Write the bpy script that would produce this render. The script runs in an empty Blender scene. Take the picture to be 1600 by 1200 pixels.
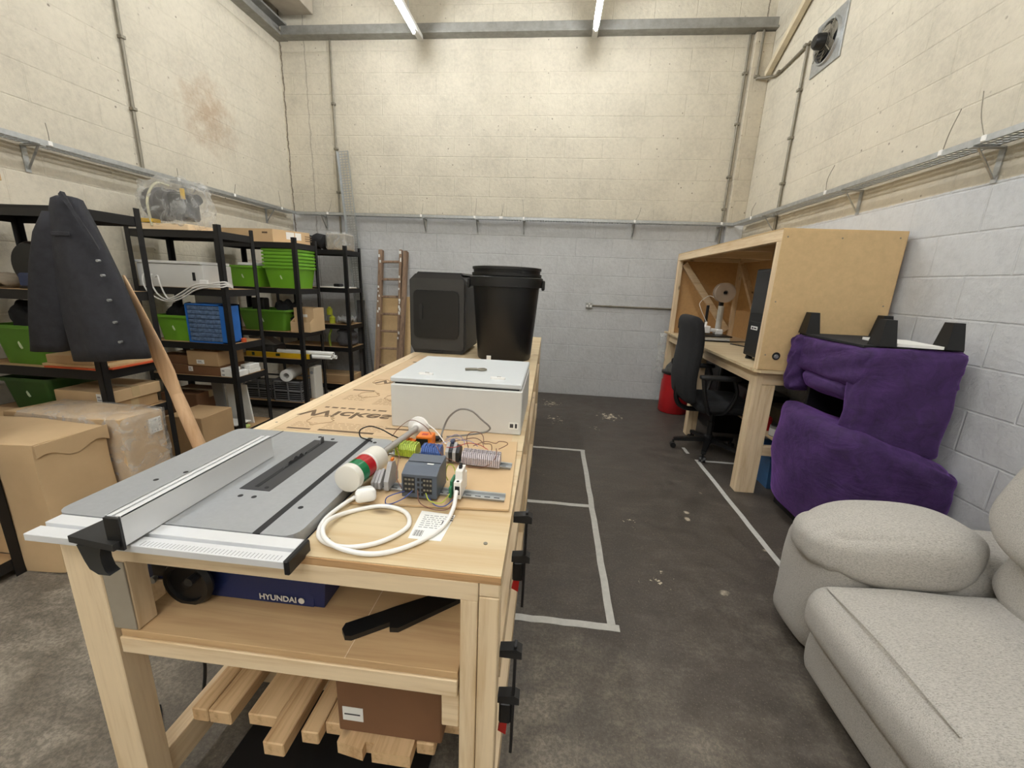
import bpy, bmesh, math, random
from mathutils import Vector, Matrix, noise as mnoise
random.seed(7)
scene = bpy.context.scene
COL = scene.collection
PI = math.pi
V = Vector

# ---------------------------------------------------------------- camera
cam_d = bpy.data.cameras.new('camera')
cam_d.sensor_width = 36.0
cam_d.lens = 633.085 / 1600 * 36.0
cam_d.clip_start = 0.02
cam = bpy.data.objects.new('camera', cam_d)
COL.objects.link(cam)
_yaw, _pit, _rol = math.radians(-5.38675), math.radians(-13.98887), math.radians(2.35359)
_f = V((math.sin(_yaw) * math.cos(_pit), math.cos(_yaw) * math.cos(_pit), math.sin(_pit)))
_r = V((math.cos(_yaw), -math.sin(_yaw), 0))
_u = _r.cross(_f)
_r2 = _r * math.cos(_rol) + _u * math.sin(_rol)
_u2 = _u * math.cos(_rol) - _r * math.sin(_rol)
cam.matrix_world = Matrix(((_r2.x, _u2.x, -_f.x, 0), (_r2.y, _u2.y, -_f.y, 0), (_r2.z, _u2.z, -_f.z, 1.45), (0, 0, 0, 1)))
scene.camera = cam

# ---------------------------------------------------------------- world, exposure
w = bpy.data.worlds.new('world')
scene.world = w
w.use_nodes = True
w.node_tree.nodes['Background'].inputs[0].default_value = (0.9, 0.95, 1.0, 1)
w.node_tree.nodes['Background'].inputs[1].default_value = 0.0
vs = scene.view_settings
vs.view_transform = 'Standard'
vs.look = 'None'
vs.gamma = 1.0
vs.use_curve_mapping = False
vs.exposure = 0.0
LAMP = 134.0       # emission strength of the fluorescent tubes

# ---------------------------------------------------------------- materials
def lin(c):
    out = []
    for v in c[:3]:
        v = v / 255.0
        out.append(v / 12.92 if v <= 0.04045 else ((v + 0.055) / 1.055) ** 2.4)
    return (out[0], out[1], out[2], 1.0)

def _mul(c, k):
    return (min(c[0] * k, 1), min(c[1] * k, 1), min(c[2] * k, 1), 1)

MATS = {}
class NT:
    def __init__(self, name):
        self.m = bpy.data.materials.new(name)
        self.m.use_nodes = True
        self.t = self.m.node_tree
        self.b = self.t.nodes['Principled BSDF']
        self.tc = self.t.nodes.new('ShaderNodeTexCoord')
    def n(self, kind, **kw):
        nd = self.t.nodes.new(kind)
        for k, v in kw.items():
            setattr(nd, k, v)
        return nd
    def l(self, a, b):
        self.t.links.new(a, b)
    def mapping(self, scale=(1, 1, 1), src='Object'):
        mp = self.n('ShaderNodeMapping')
        mp.inputs['Scale'].default_value = scale
        self.l(self.tc.outputs[src], mp.inputs['Vector'])
        return mp.outputs[0]
    def noise(self, vec, scale, detail=4, rough=0.6, dist=0.0):
        nd = self.n('ShaderNodeTexNoise')
        nd.inputs['Scale'].default_value = scale
        nd.inputs['Detail'].default_value = detail
        nd.inputs['Roughness'].default_value = rough
        nd.inputs['Distortion'].default_value = dist
        self.l(vec, nd.inputs['Vector'])
        return nd.outputs['Fac']
    def ramp(self, fac, stops):
        r = self.n('ShaderNodeValToRGB')
        el = r.color_ramp.elements
        while len(el) < len(stops):
            el.new(0.5)
        for e, (p, c) in zip(el, stops):
            e.position = p
            e.color = c if len(c) == 4 else (*c, 1)
        self.l(fac, r.inputs[0])
        return r.outputs['Color']
    def mix(self, fac, a, b, mode='MIX'):
        nd = self.n('ShaderNodeMix', data_type='RGBA', blend_type=mode)
        for sock, v in ((nd.inputs['Factor'], fac), (nd.inputs[6], a), (nd.inputs[7], b)):
            if isinstance(v, (int, float, tuple)):
                sock.default_value = v
            else:
                self.l(v, sock)
        return nd.outputs[2]
    def math(self, op, a, b=0.0, c=0.0):
        nd = self.n('ShaderNodeMath', operation=op)
        for i, v in enumerate((a, b, c)):
            if isinstance(v, (int, float)):
                nd.inputs[i].default_value = v
            else:
                self.l(v, nd.inputs[i])
        return nd.outputs[0]
    def bump(self, height, strength, dist=0.01):
        nd = self.n('ShaderNodeBump')
        nd.inputs['Strength'].default_value = strength
        nd.inputs['Distance'].default_value = dist
        self.l(height, nd.inputs['Height'])
        self.l(nd.outputs[0], self.b.inputs['Normal'])
    def col(self, c):
        if isinstance(c, tuple):
            self.b.inputs['Base Color'].default_value = c
        else:
            self.l(c, self.b.inputs['Base Color'])
    def set(self, **kw):
        for k, v in kw.items():
            self.b.inputs[k].default_value = v

def mat(name, rgb, rough=0.55, metal=0.0, var=0.12, nscale=6.0, bump=0.0, bscale=120.0, **kw):
    if name in MATS:
        return MATS[name]
    g = NT(name)
    c = lin(rgb)
    v = g.mapping()
    f = g.noise(v, nscale, 5)
    g.col(g.ramp(f, [(0.3, _mul(c, 1 - var)), (0.7, _mul(c, 1 + var))]))
    g.set(Roughness=rough, Metallic=metal, **kw)
    if bump:
        g.bump(g.noise(v, bscale, 3), bump, 0.004)
    MATS[name] = g.m
    return g.m

def wood(name, light, dark, axis, rough=0.65, sc=1.0, knots=True):
    if name in MATS:
        return MATS[name]
    g = NT(name)
    s = [22 * sc] * 3
    s[axis] = 1.3 * sc
    v = g.mapping(tuple(s))
    f = g.noise(v, 1.0, 6, 0.65, 0.6)
    f2 = g.noise(v, 4.0, 3, 0.6)
    f3 = g.math('ADD', g.math('MULTIPLY', f, 0.7), g.math('MULTIPLY', f2, 0.3))
    c = g.ramp(f3, [(0.3, lin(dark)), (0.52, lin(light)), (0.75, _mul(lin(light), 1.12))])
    if knots:
        k = [5.0] * 3
        k[axis] = 2.2
        vo = g.n('ShaderNodeTexVoronoi')
        vo.inputs['Scale'].default_value = 1.3
        g.l(g.mapping(tuple(k)), vo.inputs['Vector'])
        kf = g.ramp(vo.outputs['Distance'], [(0.04, (1, 1, 1)), (0.11, (0, 0, 0))])
        c = g.mix(kf, c, _mul(lin(dark), 0.35))
    g.col(c)
    g.set(Roughness=rough)
    g.bump(f3, 0.15, 0.002)
    MATS[name] = g.m
    return g.m

PINE_L, PINE_D = (228, 205, 170), (200, 168, 124)
pineX = wood('pine_along_x', PINE_L, PINE_D, 0)
pineY = wood('pine_along_y', PINE_L, PINE_D, 1)
pineZ = wood('pine_along_z', PINE_L, PINE_D, 2)
ply = wood('plywood_face', (206, 186, 150), (186, 154, 110), 0, 0.6, 0.45)
plyE = wood('plywood_edge', (190, 150, 105), (120, 85, 52), 0, 0.75, 2.0, False)
scrapY = wood('rough_sawn_pine', (214, 180, 136), (170, 128, 84), 1)
oldwood = wood('old_ladder_wood', (140, 114, 92), (82, 62, 48), 2)
paddlewood = wood('paddle_wood', (226, 188, 148), (200, 155, 112), 2, 0.6, 0.6, False)
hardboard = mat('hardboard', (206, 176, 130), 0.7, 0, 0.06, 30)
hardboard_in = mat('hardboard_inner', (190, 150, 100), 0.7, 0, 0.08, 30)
cardb = mat('cardboard', (184, 152, 112), 0.8, 0, 0.07, 5)
cardb2 = mat('cardboard_light', (202, 172, 132), 0.8, 0, 0.06, 5)
cardb_shaded = mat('cardboard_shaded', (120, 84, 56), 0.8, 0, 0.08, 5)  # shade under the bench and on the shelves put into this cardboard colour
bladem = mat('dark_blade_steel', (84, 84, 86), 0.4, 0.5)
tapem = mat('parcel_tape', (200, 176, 136), 0.25, 0, 0.05)
paper = mat('white_paper', (236, 235, 230), 0.7, 0, 0.03)
ink = mat('print_ink', (60, 58, 60), 0.8, 0, 0.1)
inkbrown = mat('brown_print_ink', (104, 84, 62), 0.8, 0, 0.15, 40)
greyink = mat('grey_print_ink', (150, 150, 152), 0.8, 0, 0.1)
blackm = mat('black_powder_coat', (24, 23, 24), 0.45, 0.1, 0.1)
blackp = mat('black_plastic', (30, 30, 31), 0.5, 0, 0.1)
blackp2 = mat('black_plastic_dark', (17, 17, 18), 0.4, 0, 0.1)
rubber = mat('rubber', (22, 22, 22), 0.8, 0, 0.1)
blackfab = mat('black_fabric', (26, 26, 28), 0.95, 0, 0.2, 60, 0.3, 300)
jacketm = mat('charcoal_denim', (47, 47, 52), 0.95, 0, 0.22, 25, 0.4, 400)
jacketin = mat('jacket_lining', (24, 22, 24), 0.9)
steel = mat('galvanised_steel', (178, 180, 180), 0.42, 0.75, 0.12, 30)
conduitm = mat('conduit_steel', (132, 126, 112), 0.5, 0.4, 0.15, 12)
alu = mat('aluminium', (226, 227, 229), 0.35, 0.25, 0.03)
saw_top = mat('cast_saw_table', (164, 166, 168), 0.45, 0.3, 0.04, 80)
saw_dark = mat('saw_insert', (62, 62, 64), 0.45, 0.3, 0.06)
slotm = mat('slot_shadow_gap', (26, 26, 27), 0.7)
greycab = mat('light_grey_enamel', (212, 211, 207), 0.4, 0, 0.03)
greycab2 = mat('mid_grey_enamel', (150, 150, 148), 0.5, 0, 0.04)
whitep = mat('white_plastic', (238, 236, 232), 0.35, 0, 0.02)
offwhite = mat('off_white_plastic', (222, 218, 208), 0.4, 0, 0.02)
redp = mat('red_plastic', (178, 30, 26), 0.35)
redlens = mat('red_lens', (170, 18, 30), 0.15, 0, 0.05)
greenlens = mat('green_lens', (10, 110, 66), 0.15, 0, 0.05)
greentub = mat('lime_green_plastic', (112, 172, 40), 0.42, 0, 0.05)
greentub2 = mat('green_plastic', (88, 138, 36), 0.45, 0, 0.06)
bluep = mat('blue_plastic', (36, 104, 186), 0.4)
bluedraw = mat('translucent_drawer', (96, 118, 150), 0.25, 0, 0.3, 40)
sawblue = mat('saw_body_blue', (24, 36, 82), 0.45)
yellowp = mat('yellow_paint', (208, 168, 30), 0.4)
orangep = mat('orange_plastic', (226, 118, 26), 0.4)
limep = mat('lime_terminal', (170, 190, 60), 0.4)
blueterm = mat('blue_terminal', (52, 88, 160), 0.4)
greyterm = mat('grey_terminal', (168, 166, 166), 0.45)
mauveterm = mat('pale_terminal', (186, 176, 180), 0.45)
plcm = mat('plc_slate_grey', (78, 86, 98), 0.45)
plcd = mat('plc_dark', (26, 28, 32), 0.5)
redbin = mat('red_bin_paint', (172, 26, 32), 0.4)
orangecard = mat('orange_card', (206, 88, 44), 0.7)
paint_tin = mat('tin', (176, 176, 172), 0.35, 0.6)
def velvet():
    g = NT('purple_velvet')
    f = g.noise(g.mapping(), 14, 5, 0.65, 0.8)
    g.col(g.ramp(f, [(0.3, lin((45, 24, 66))), (0.7, lin((70, 40, 97)))]))
    g.set(Roughness=0.85)
    g.b.inputs['Sheen Weight'].default_value = 0.55
    g.b.inputs['Sheen Roughness'].default_value = 0.35
    g.b.inputs['Sheen Tint'].default_value = lin((170, 110, 220))
    g.bump(g.math('ADD', g.noise(g.mapping((1, 1, 2.5)), 5, 4, 0.6, 1.2), g.math('MULTIPLY', g.noise(g.mapping(), 50, 4), 0.05)), 0.35, 0.02)
    return g.m
velvetm = velvet()
def sofa_fabric():
    g = NT('oatmeal_sofa_fabric')
    f = g.noise(g.mapping((70, 230, 230)), 1.6, 6, 0.8)
    f2 = g.noise(g.mapping(), 7, 4)
    c = g.ramp(f, [(0.32, lin((118, 113, 107))), (0.5, lin((186, 181, 173))), (0.7, lin((212, 208, 200)))])
    c = g.mix(g.math('MULTIPLY', f2, 0.25), c, lin((160, 155, 148)))
    g.col(c)
    g.set(Roughness=0.95)
    g.b.inputs['Sheen Weight'].default_value = 0.15
    g.bump(f, 0.5, 0.004)
    return g.m
sofam = sofa_fabric()
def clearbag():
    g = NT('clear_plastic_film')
    g.col(lin((236, 236, 232)))
    g.set(Roughness=0.12)
    tr = g.n('ShaderNodeBsdfTransparent')
    mx = g.n('ShaderNodeMixShader')
    f = g.noise(g.mapping(), 9, 4, 0.6, 1.5)
    fr = g.ramp(f, [(0.45, (0.16, 0.16, 0.16)), (0.75, (0.5, 0.5, 0.5))])
    g.l(fr, mx.inputs[0])
    g.l(tr.outputs[0], mx.inputs[1])
    g.l(g.b.outputs[0], mx.inputs[2])
    g.l(mx.outputs[0], g.t.nodes['Material Output'].inputs[0])
    return g.m
filmm = clearbag()
def tube_emit():
    g = NT('fluorescent_tube_glow')
    g.col((1, 1, 1, 1))
    g.b.inputs['Emission Color'].default_value = (0.945, 0.975, 1.0, 1)
    g.b.inputs['Emission Strength'].default_value = LAMP
    return g.m
tubem = tube_emit()

# painted block walls: u runs along the wall, z is up
def wallmat(name, ax, split, grey, cream, brown=None, cracks=()):
    g = NT(name)
    sep = g.n('ShaderNodeSeparateXYZ')
    g.l(g.tc.outputs['Object'], sep.inputs[0])
    u, z = sep.outputs[ax], sep.outputs[2]
    cb = g.n('ShaderNodeCombineXYZ')
    g.l(u, cb.inputs[0]); g.l(z, cb.inputs[1])
    br = g.n('ShaderNodeTexBrick')
    br.inputs['Scale'].default_value = 1.0
    br.inputs['Brick Width'].default_value = 0.45
    br.inputs['Row Height'].default_value = 0.2255
    br.inputs['Mortar Size'].default_value = 0.007
    br.inputs['Mortar Smooth'].default_value = 0.6
    g.l(cb.outputs[0], br.inputs['Vector'])
    ob = g.tc.outputs['Object']
    n1 = g.noise(ob, 2.2, 6, 0.62)
    n2 = g.noise(ob, 26, 5, 0.7)
    n3 = g.noise(ob, 9, 4, 0.7)
    n5 = g.math('ADD', g.math('MULTIPLY', n1, 0.55), g.math('MULTIPLY', n2, 0.45))
    cr = g.ramp(n5, [(0.32, _mul(lin(cream), 0.8)), (0.52, lin(cream)), (0.7, _mul(lin(cream), 1.1))])
    if brown:
        dx = g.math('SUBTRACT', u, brown[0]); dz = g.math('SUBTRACT', z, brown[1])
        dd = g.math('SQRT', g.math('ADD', g.math('MULTIPLY', dx, dx), g.math('MULTIPLY', dz, dz)))
        st = g.math('MULTIPLY', g.math('SUBTRACT', 1.0, g.math('MINIMUM', g.math('DIVIDE', dd, brown[2]), 1.0)), n3)
        cr = g.mix(g.math('MULTIPLY', g.ramp(st, [(0.22, (0, 0, 0)), (0.5, (1, 1, 1))]), 0.55), cr, lin((150, 116, 80)))
    # flaked paint specks
    sp = g.n('ShaderNodeTexVoronoi')
    sp.inputs['Scale'].default_value = 12
    g.l(ob, sp.inputs['Vector'])
    spm = g.math('MULTIPLY', g.ramp(sp.outputs['Distance'], [(0.07, (1, 1, 1)), (0.12, (0, 0, 0))]), g.ramp(n1, [(0.5, (0, 0, 0)), (0.58, (1, 1, 1))]))
    cr = g.mix(g.math('MULTIPLY', spm, 0.75), cr, lin((96, 84, 70)))
    gr = g.ramp(n5, [(0.32, _mul(lin(grey), 0.84)), (0.52, lin(grey)), (0.7, _mul(lin(grey), 1.1))])
    zz = g.math('ADD', z, g.math('MULTIPLY', g.math('SUBTRACT', n3, 0.5), 0.03))
    c = g.mix(g.math('GREATER_THAN', zz, split), gr, cr)
    for (cx, amt) in cracks:
        d = g.math('ABSOLUTE', g.math('ADD', g.math('SUBTRACT', u, cx), g.math('MULTIPLY', g.math('SUBTRACT', n3, 0.5), 0.05)))
        c = g.mix(g.math('MULTIPLY', g.ramp(d, [(0.004, (1, 1, 1)), (0.011, (0, 0, 0))]), amt), c, lin((92, 80, 66)))
    g.col(c)
    g.set(Roughness=0.75)
    h = g.math('ADD', g.math('MULTIPLY', br.outputs['Fac'], -0.42), g.math('ADD', g.math('MULTIPLY', n2, 0.7), g.math('MULTIPLY', n3, 0.9)))
    g.bump(h, 0.6, 0.014)
    return g.m

def floormat():
    g = NT('worn_concrete_floor')
    ob = g.tc.outputs['Object']
    sep = g.n('ShaderNodeSeparateXYZ')
    g.l(ob, sep.inputs[0])
    n1 = g.noise(ob, 1.3, 7, 0.66, 0.4)
    n2 = g.noise(ob, 7, 6, 0.7)
    n3 = g.noise(ob, 70, 4, 0.75)
    dark = g.ramp(n2, [(0.3, lin((62, 56, 51))), (0.7, lin((98, 90, 82)))])
    pale = g.ramp(n2, [(0.3, lin((112, 103, 90))), (0.7, lin((168, 158, 142)))])
    # bare, unsealed concrete left of the bench and a rubbed patch in the near aisle
    a = g.math('MULTIPLY', g.math('SUBTRACT', -0.95, sep.outputs[0]), 1.6)
    yy = g.math('MULTIPLY', g.math('SUBTRACT', 1.75, sep.outputs[1]), 0.75)
    a = g.math('MAXIMUM', a, g.math('MINIMUM', yy, 0.42))
    a = g.math('ADD', a, g.math('MULTIPLY', g.math('SUBTRACT', n1, 0.5), 2.2))
    c = g.mix(g.ramp(a, [(0.1, (0, 0, 0)), (0.75, (1, 1, 1))]), dark, pale)
    c = g.mix(g.math('MULTIPLY', g.ramp(n3, [(0.44, (1, 1, 1)), (0.56, (0, 0, 0))]), g.math('MULTIPLY', n1, 0.75)), c, lin((46, 41, 36)))
    n7 = g.noise(g.mapping((1.0, 2.6, 1.0)), 3.2, 6, 0.7, 0.6)
    c = g.mix(g.math('MULTIPLY', g.ramp(n7, [(0.46, (1, 1, 1)), (0.6, (0, 0, 0))]), 0.4), c, lin((58, 51, 45)))
    n6 = g.noise(ob, 130, 3, 0.8)
    c = g.mix(g.math('MULTIPLY', g.ramp(n6, [(0.58, (0, 0, 0)), (0.68, (1, 1, 1))]), 0.5), c, lin((150, 138, 118)))
    vo = g.n('ShaderNodeTexVoronoi')
    vo.inputs['Scale'].default_value = 5.0
    mp = g.n('ShaderNodeVectorMath', operation='ADD')
    cbn = g.n('ShaderNodeCombineXYZ')
    g.l(g.math('MULTIPLY', n2, 0.12), cbn.inputs[0]); g.l(g.math('MULTIPLY', n1, 0.12), cbn.inputs[1])
    g.l(ob, mp.inputs[0]); g.l(cbn.outputs[0], mp.inputs[1])
    g.l(mp.outputs[0], vo.inputs['Vector'])
    sp = g.math('MULTIPLY', g.ramp(vo.outputs['Distance'], [(0.09, (1, 1, 1)), (0.13, (0, 0, 0))]), g.ramp(n1, [(0.56, (0, 0, 0)), (0.6, (1, 1, 1))]))
    c = g.mix(sp, c, lin((178, 166, 146)))
    # spilt pale paint at a few places
    for (sx, sy, sr, th) in ((0.03, 4.93, 0.17, 0.5), (0.10, 4.32, 0.2, 0.54), (0.72, 4.55, 0.16, 0.47), (0.50, 4.1, 0.12, 0.56), (0.60, 2.32, 0.14, 0.56), (0.62, 1.86, 0.16, 0.57)):
        dx = g.math('SUBTRACT', sep.outputs[0], sx); dy = g.math('SUBTRACT', sep.outputs[1], sy)
        d = g.math('DIVIDE', g.math('SQRT', g.math('ADD', g.math('MULTIPLY', dx, dx), g.math('MULTIPLY', dy, dy))), sr)
        k = g.math('SUBTRACT', g.noise(ob, 22, 4, 0.65), g.math('MULTIPLY', d, 0.14))
        c = g.mix(g.math('MULTIPLY', g.ramp(k, [(th, (0, 0, 0)), (th + 0.03, (1, 1, 1))]), g.math('LESS_THAN', d, 1.0)), c, lin((206, 194, 170)))
    g.col(c)
    g.l(g.ramp(n2, [(0.3, (0.42, 0.42, 0.42)), (0.7, (0.7, 0.7, 0.7))]), g.b.inputs['Roughness'])
    g.bump(g.math('ADD', n3, n2), 0.25, 0.004)
    return g.m

# ---------------------------------------------------------------- builders
ROOT = {}
class MB:
    def __init__(self):
        self.bm = bmesh.new()
    def box(self, x0, x1, y0, y1, z0, z1, bev=0.0, M=None, seg=1):
        if x1 < x0: x0, x1 = x1, x0
        if y1 < y0: y0, y1 = y1, y0
        if z1 < z0: z0, z1 = z1, z0
        vv = [self.bm.verts.new(p) for p in ((x0, y0, z0), (x1, y0, z0), (x1, y1, z0), (x0, y1, z0), (x0, y0, z1), (x1, y0, z1), (x1, y1, z1), (x0, y1, z1))]
        ff = [self.bm.faces.new([vv[i] for i in q]) for q in ((3, 2, 1, 0), (4, 5, 6, 7), (0, 1, 5, 4), (1, 2, 6, 5), (2, 3, 7, 6), (3, 0, 4, 7))]
        geo = list(vv)
        if bev:
            ee = list({e for f in ff for e in f.edges})
            r = bmesh.ops.bevel(self.bm, geom=ee, offset=bev, segments=seg, affect='EDGES', profile=0.5)
            geo = [v for v in r['verts']] 
            geo = list({v for f in r['faces'] for v in f.verts} | {v for v in vv if v.is_valid})
        if M is not None:
            for v in geo:
                v.co = M @ v.co
        return self
    def rbox(self, c, s, R, bev=0.0):
        """box of size s centred at c, turned by rotation matrix R (3x3)"""
        M = Matrix.Translation(c) @ R.to_4x4()
        return self.box(-s[0] / 2, s[0] / 2, -s[1] / 2, s[1] / 2, -s[2] / 2, s[2] / 2, bev, M)
    def beam(self, p, q, w, h, up=(0, 0, 1), bev=0.0):
        p, q = V(p), V(q)
        d = q - p
        L = d.length
        y = d.normalized()
        x = y.cross(V(up))
        if x.length < 1e-5: x = y.cross(V((1, 0, 0)))
        x.normalize()
        z = x.cross(y)
        R = Matrix((x, y, z)).transposed()
        return self.rbox((p + q) / 2, (w, L, h), R, bev)
    def _ring(self, c, a, b, r, n):
        return [self.bm.verts.new(c + a * (math.cos(2 * PI * i / n) * r) + b * (math.sin(2 * PI * i / n) * r)) for i in range(n)]
    def cyl(self, p, q, r0, r1=None, n=20, caps=True):
        r1 = r0 if r1 is None else r1
        return self.lathe(p, q, [(0, r0), (1, r1)], n, caps)
    def lathe(self, p, q, prof, n=24, caps=True):
        """profile of (t along p->q, radius)"""
        p, q = V(p), V(q)
        d = (q - p).normalized()
        a = d.orthogonal().normalized()
        b = d.cross(a)
        rings = [self._ring(p + (q - p) * t, a, b, max(r, 1e-5), n) for t, r in prof]
        for r0, r1 in zip(rings, rings[1:]):
            for i in range(n):
                self.bm.faces.new((r0[i], r0[(i + 1) % n], r1[(i + 1) % n], r1[i]))
        if caps:
            self.bm.faces.new(list(reversed(rings[0])))
            self.bm.faces.new(rings[-1])
        return self
    def tube(self, pts, r, n=8, smooth=True, sub=6, closed=False):
        pts = [V(p) for p in pts]
        if smooth and len(pts) > 2:
            out = []
            N = len(pts)
            rng = range(N if closed else N - 1)
            for i in rng:
                p1, p2 = pts[i], pts[(i + 1) % N]
                p0 = pts[(i - 1) % N] if (closed or i > 0) else p1 * 2 - p2
                p3 = pts[(i + 2) % N] if (closed or i + 2 < N) else p2 * 2 - p1
                for k in range(sub):
                    t = k / sub
                    out.append(0.5 * ((2 * p1) + (p2 - p0) * t + (2 * p0 - 5 * p1 + 4 * p2 - p3) * t * t + (3 * p1 - p0 - 3 * p2 + p3) * t ** 3))
            if not closed: out.append(pts[-1])
            pts = out
        N = len(pts)
        tang = [((pts[(i + 1) % N] if (closed or i + 1 < N) else pts[i]) - (pts[i - 1] if (closed or i > 0) else pts[i])).normalized() for i in range(N)]
        a = tang[0].orthogonal().normalized()
        rings = []
        for i in range(N):
            a = (a - tang[i] * a.dot(tang[i]))
            a = a.normalized() if a.length > 1e-6 else tang[i].orthogonal().normalized()
            rr = r[i * (len(r) - 1) // max(N - 1, 1)] if isinstance(r, (list, tuple)) else r
            rings.append(self._ring(pts[i], a, tang[i].cross(a), rr, n))
        for i in range(N if closed else N - 1):
            r0, r1 = rings[i], rings[(i + 1) % N]
            for k in range(n):
                self.bm.faces.new((r0[k], r0[(k + 1) % n], r1[(k + 1) % n], r1[k]))
        if not closed:
            self.bm.faces.new(list(reversed(rings[0])))
            self.bm.faces.new(rings[-1])
        return self
    def prism(self, poly, ax, a, b):
        """polygon (2D, in the two other axes in order) extruded along axis ax from a to b"""
        def P(u, v, t):
            c = [u, v]; c.insert(ax, t)
            return V(c)
        A = [self.bm.verts.new(P(u, v, a)) for u, v in poly]
        B = [self.bm.verts.new(P(u, v, b)) for u, v in poly]
        n = len(poly)
        self.bm.faces.new(A); self.bm.faces.new(list(reversed(B)))
        for i in range(n):
            self.bm.faces.new((A[i], B[i], B[(i + 1) % n], A[(i + 1) % n]))
        return self
    def loft(self, loops, caps=True):
        rings = [[self.bm.verts.new(p) for p in lp] for lp in loops]
        n = len(rings[0])
        for r0, r1 in zip(rings, rings[1:]):
            for i in range(n):
                self.bm.faces.new((r0[i], r0[(i + 1) % n], r1[(i + 1) % n], r1[i]))
        if caps:
            self.bm.faces.new(list(reversed(rings[0]))); self.bm.faces.new(rings[-1])
        return self
    def soft(self, x0, x1, y0, y1, z0, z1, r=0.08, n=12, puff=0.0, fn=None, M=None, sup=0):
        """upholstered block: rounded box with bulging faces, optional deform fn(Vector)->Vector in local -1..1 space"""
        c = V(((x0 + x1) / 2, (y0 + y1) / 2, (z0 + z1) / 2))
        h = V((abs(x1 - x0) / 2, abs(y1 - y0) / 2, abs(z1 - z0) / 2))
        r = min(r, min(h) * 0.98)
        tmp = {}
        def vert(p):
            key = tuple(round(t, 5) for t in p)
            if key in tmp: return tmp[key]
            q = V((p[0] * h.x, p[1] * h.y, p[2] * h.z))
            inner = V([max(-h[i] + r, min(h[i] - r, q[i])) for i in range(3)])
            d = q - inner
            if d.length > 1e-9:
                q = inner + d.normalized() * r
            if sup:
                k = sum(abs(t) ** sup for t in p) ** (-1.0 / sup)
                q = V((p[0] * h.x * k, p[1] * h.y * k, p[2] * h.z * k))
            for i in range(3):
                j, k = (i + 1) % 3, (i + 2) % 3
                if abs(p[i]) > 0.999:
                    q[i] += math.copysign(puff * (1 - p[j] ** 2) * (1 - p[k] ** 2), p[i])
            if fn: q = fn(q, p)
            q = q + c
            if M is not None: q = M @ q
            tmp[key] = self.bm.verts.new(q)
            return tmp[key]
        def grid(i):
            # denser sampling near the edges
            t = -1 + 2 * i / n
            return math.copysign(abs(t) ** 0.75, t)
        g = [grid(i) for i in range(n + 1)]
        for ax in range(3):
            for s in (-1, 1):
                for i in range(n):
                    for k in range(n):
                        q = []
                        for (a, b) in ((i, k), (i + 1, k), (i + 1, k + 1), (i, k + 1)):
                            p = [g[a], g[b]]; p.insert(ax, s)
                            q.append(vert(p))
                        if s < 0: q.reverse()
                        if ax == 1: q.reverse()
                        if len(set(q)) == 4:
                            try: self.bm.faces.new(q)
                            except ValueError: pass
        return self
    def build(self, name, m, parent=None, smooth=False, loc=None):
        """links ONE object. Coordinates are world coordinates; a child is moved into its thing's frame."""
        bm = self.bm
        bmesh.ops.recalc_face_normals(bm, faces=bm.faces)
        if parent is not None:
            root = ROOT[parent.name]
            inv = root.inverted()
            bm.transform(inv)
        else:
            if loc is None:
                xs = [v.co.x for v in bm.verts]; ys = [v.co.y for v in bm.verts]; zs = [v.co.z for v in bm.verts]
                loc = V(((min(xs) + max(xs)) / 2, (min(ys) + max(ys)) / 2, min(zs)))
            root = Matrix.Translation(loc)
            bm.transform(root.inverted())
        me = bpy.data.meshes.new(name)
        bm.to_mesh(me); bm.free()
        me.materials.append(m)
        if smooth:
            for p in me.polygons: p.use_smooth = True
            if smooth != 'all':
                try: me.set_sharp_from_angle(angle=math.radians(38))
                except Exception: pass
        o = bpy.data.objects.new(name, me)
        COL.objects.link(o)
        if parent is not None:
            o.parent = parent
        else:
            o.location = loc
        ROOT[o.name] = root
        return o

def tag(o, label, cat, group=None, kind=None):
    o['label'] = label; o['category'] = cat
    if group: o['group'] = group
    if kind: o['kind'] = kind
    return o
def struct(name, mb, m, loc=None, **kw):
    o = mb.build(name, m, None, loc=loc, **kw); o['kind'] = 'structure'; return o
def thing(name, label, cat, loc=(0, 0, 0), rz=0.0, group=None):
    o = bpy.data.objects.new(name, None); COL.objects.link(o)
    o.empty_display_size = 0.1
    o.location = loc; o.rotation_euler = (0, 0, rz)
    ROOT[o.name] = Matrix.Translation(V(loc)) @ Matrix.Rotation(rz, 4, 'Z')
    return tag(o, label, cat, group)
def kids(o):
    return [c for c in COL.objects if c.parent == o]
def copy_tree(o, loc, label=None, rz=None, group=None):
    def cp(s, par):
        c = s.copy(); COL.objects.link(c); c.parent = par
        for k in kids(s): cp(k, c)
        return c
    c = cp(o, None)
    c.location = loc
    if rz is not None: c.rotation_euler = (0, 0, rz)
    if label: c['label'] = label
    if group: c['group'] = group
    return c
def text_part(name, s, size, m, parent, M, ext=0.0004, sy=1.0, sx=1.0, bold=0.0):
    """flat lettering; M places the text plane (x along the line, y up the letters, z out)"""
    cu = bpy.data.curves.new(name, 'FONT')
    cu.body = s; cu.size = size; cu.extrude = ext; cu.align_x = 'CENTER'; cu.align_y = 'CENTER'
    cu.offset = bold
    to = bpy.data.objects.new(name, cu); COL.objects.link(to)
    bpy.context.view_layer.update()
    me = bpy.data.meshes.new_from_object(to.evaluated_get(bpy.context.evaluated_depsgraph_get()))
    bpy.data.objects.remove(to); bpy.data.curves.remove(cu)
    mb = MB(); mb.bm.from_mesh(me); bpy.data.meshes.remove(me)
    mb.bm.transform(M @ Matrix.Diagonal((sx, sy, 1, 1)))
    return mb.build(name, m, parent)
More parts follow.
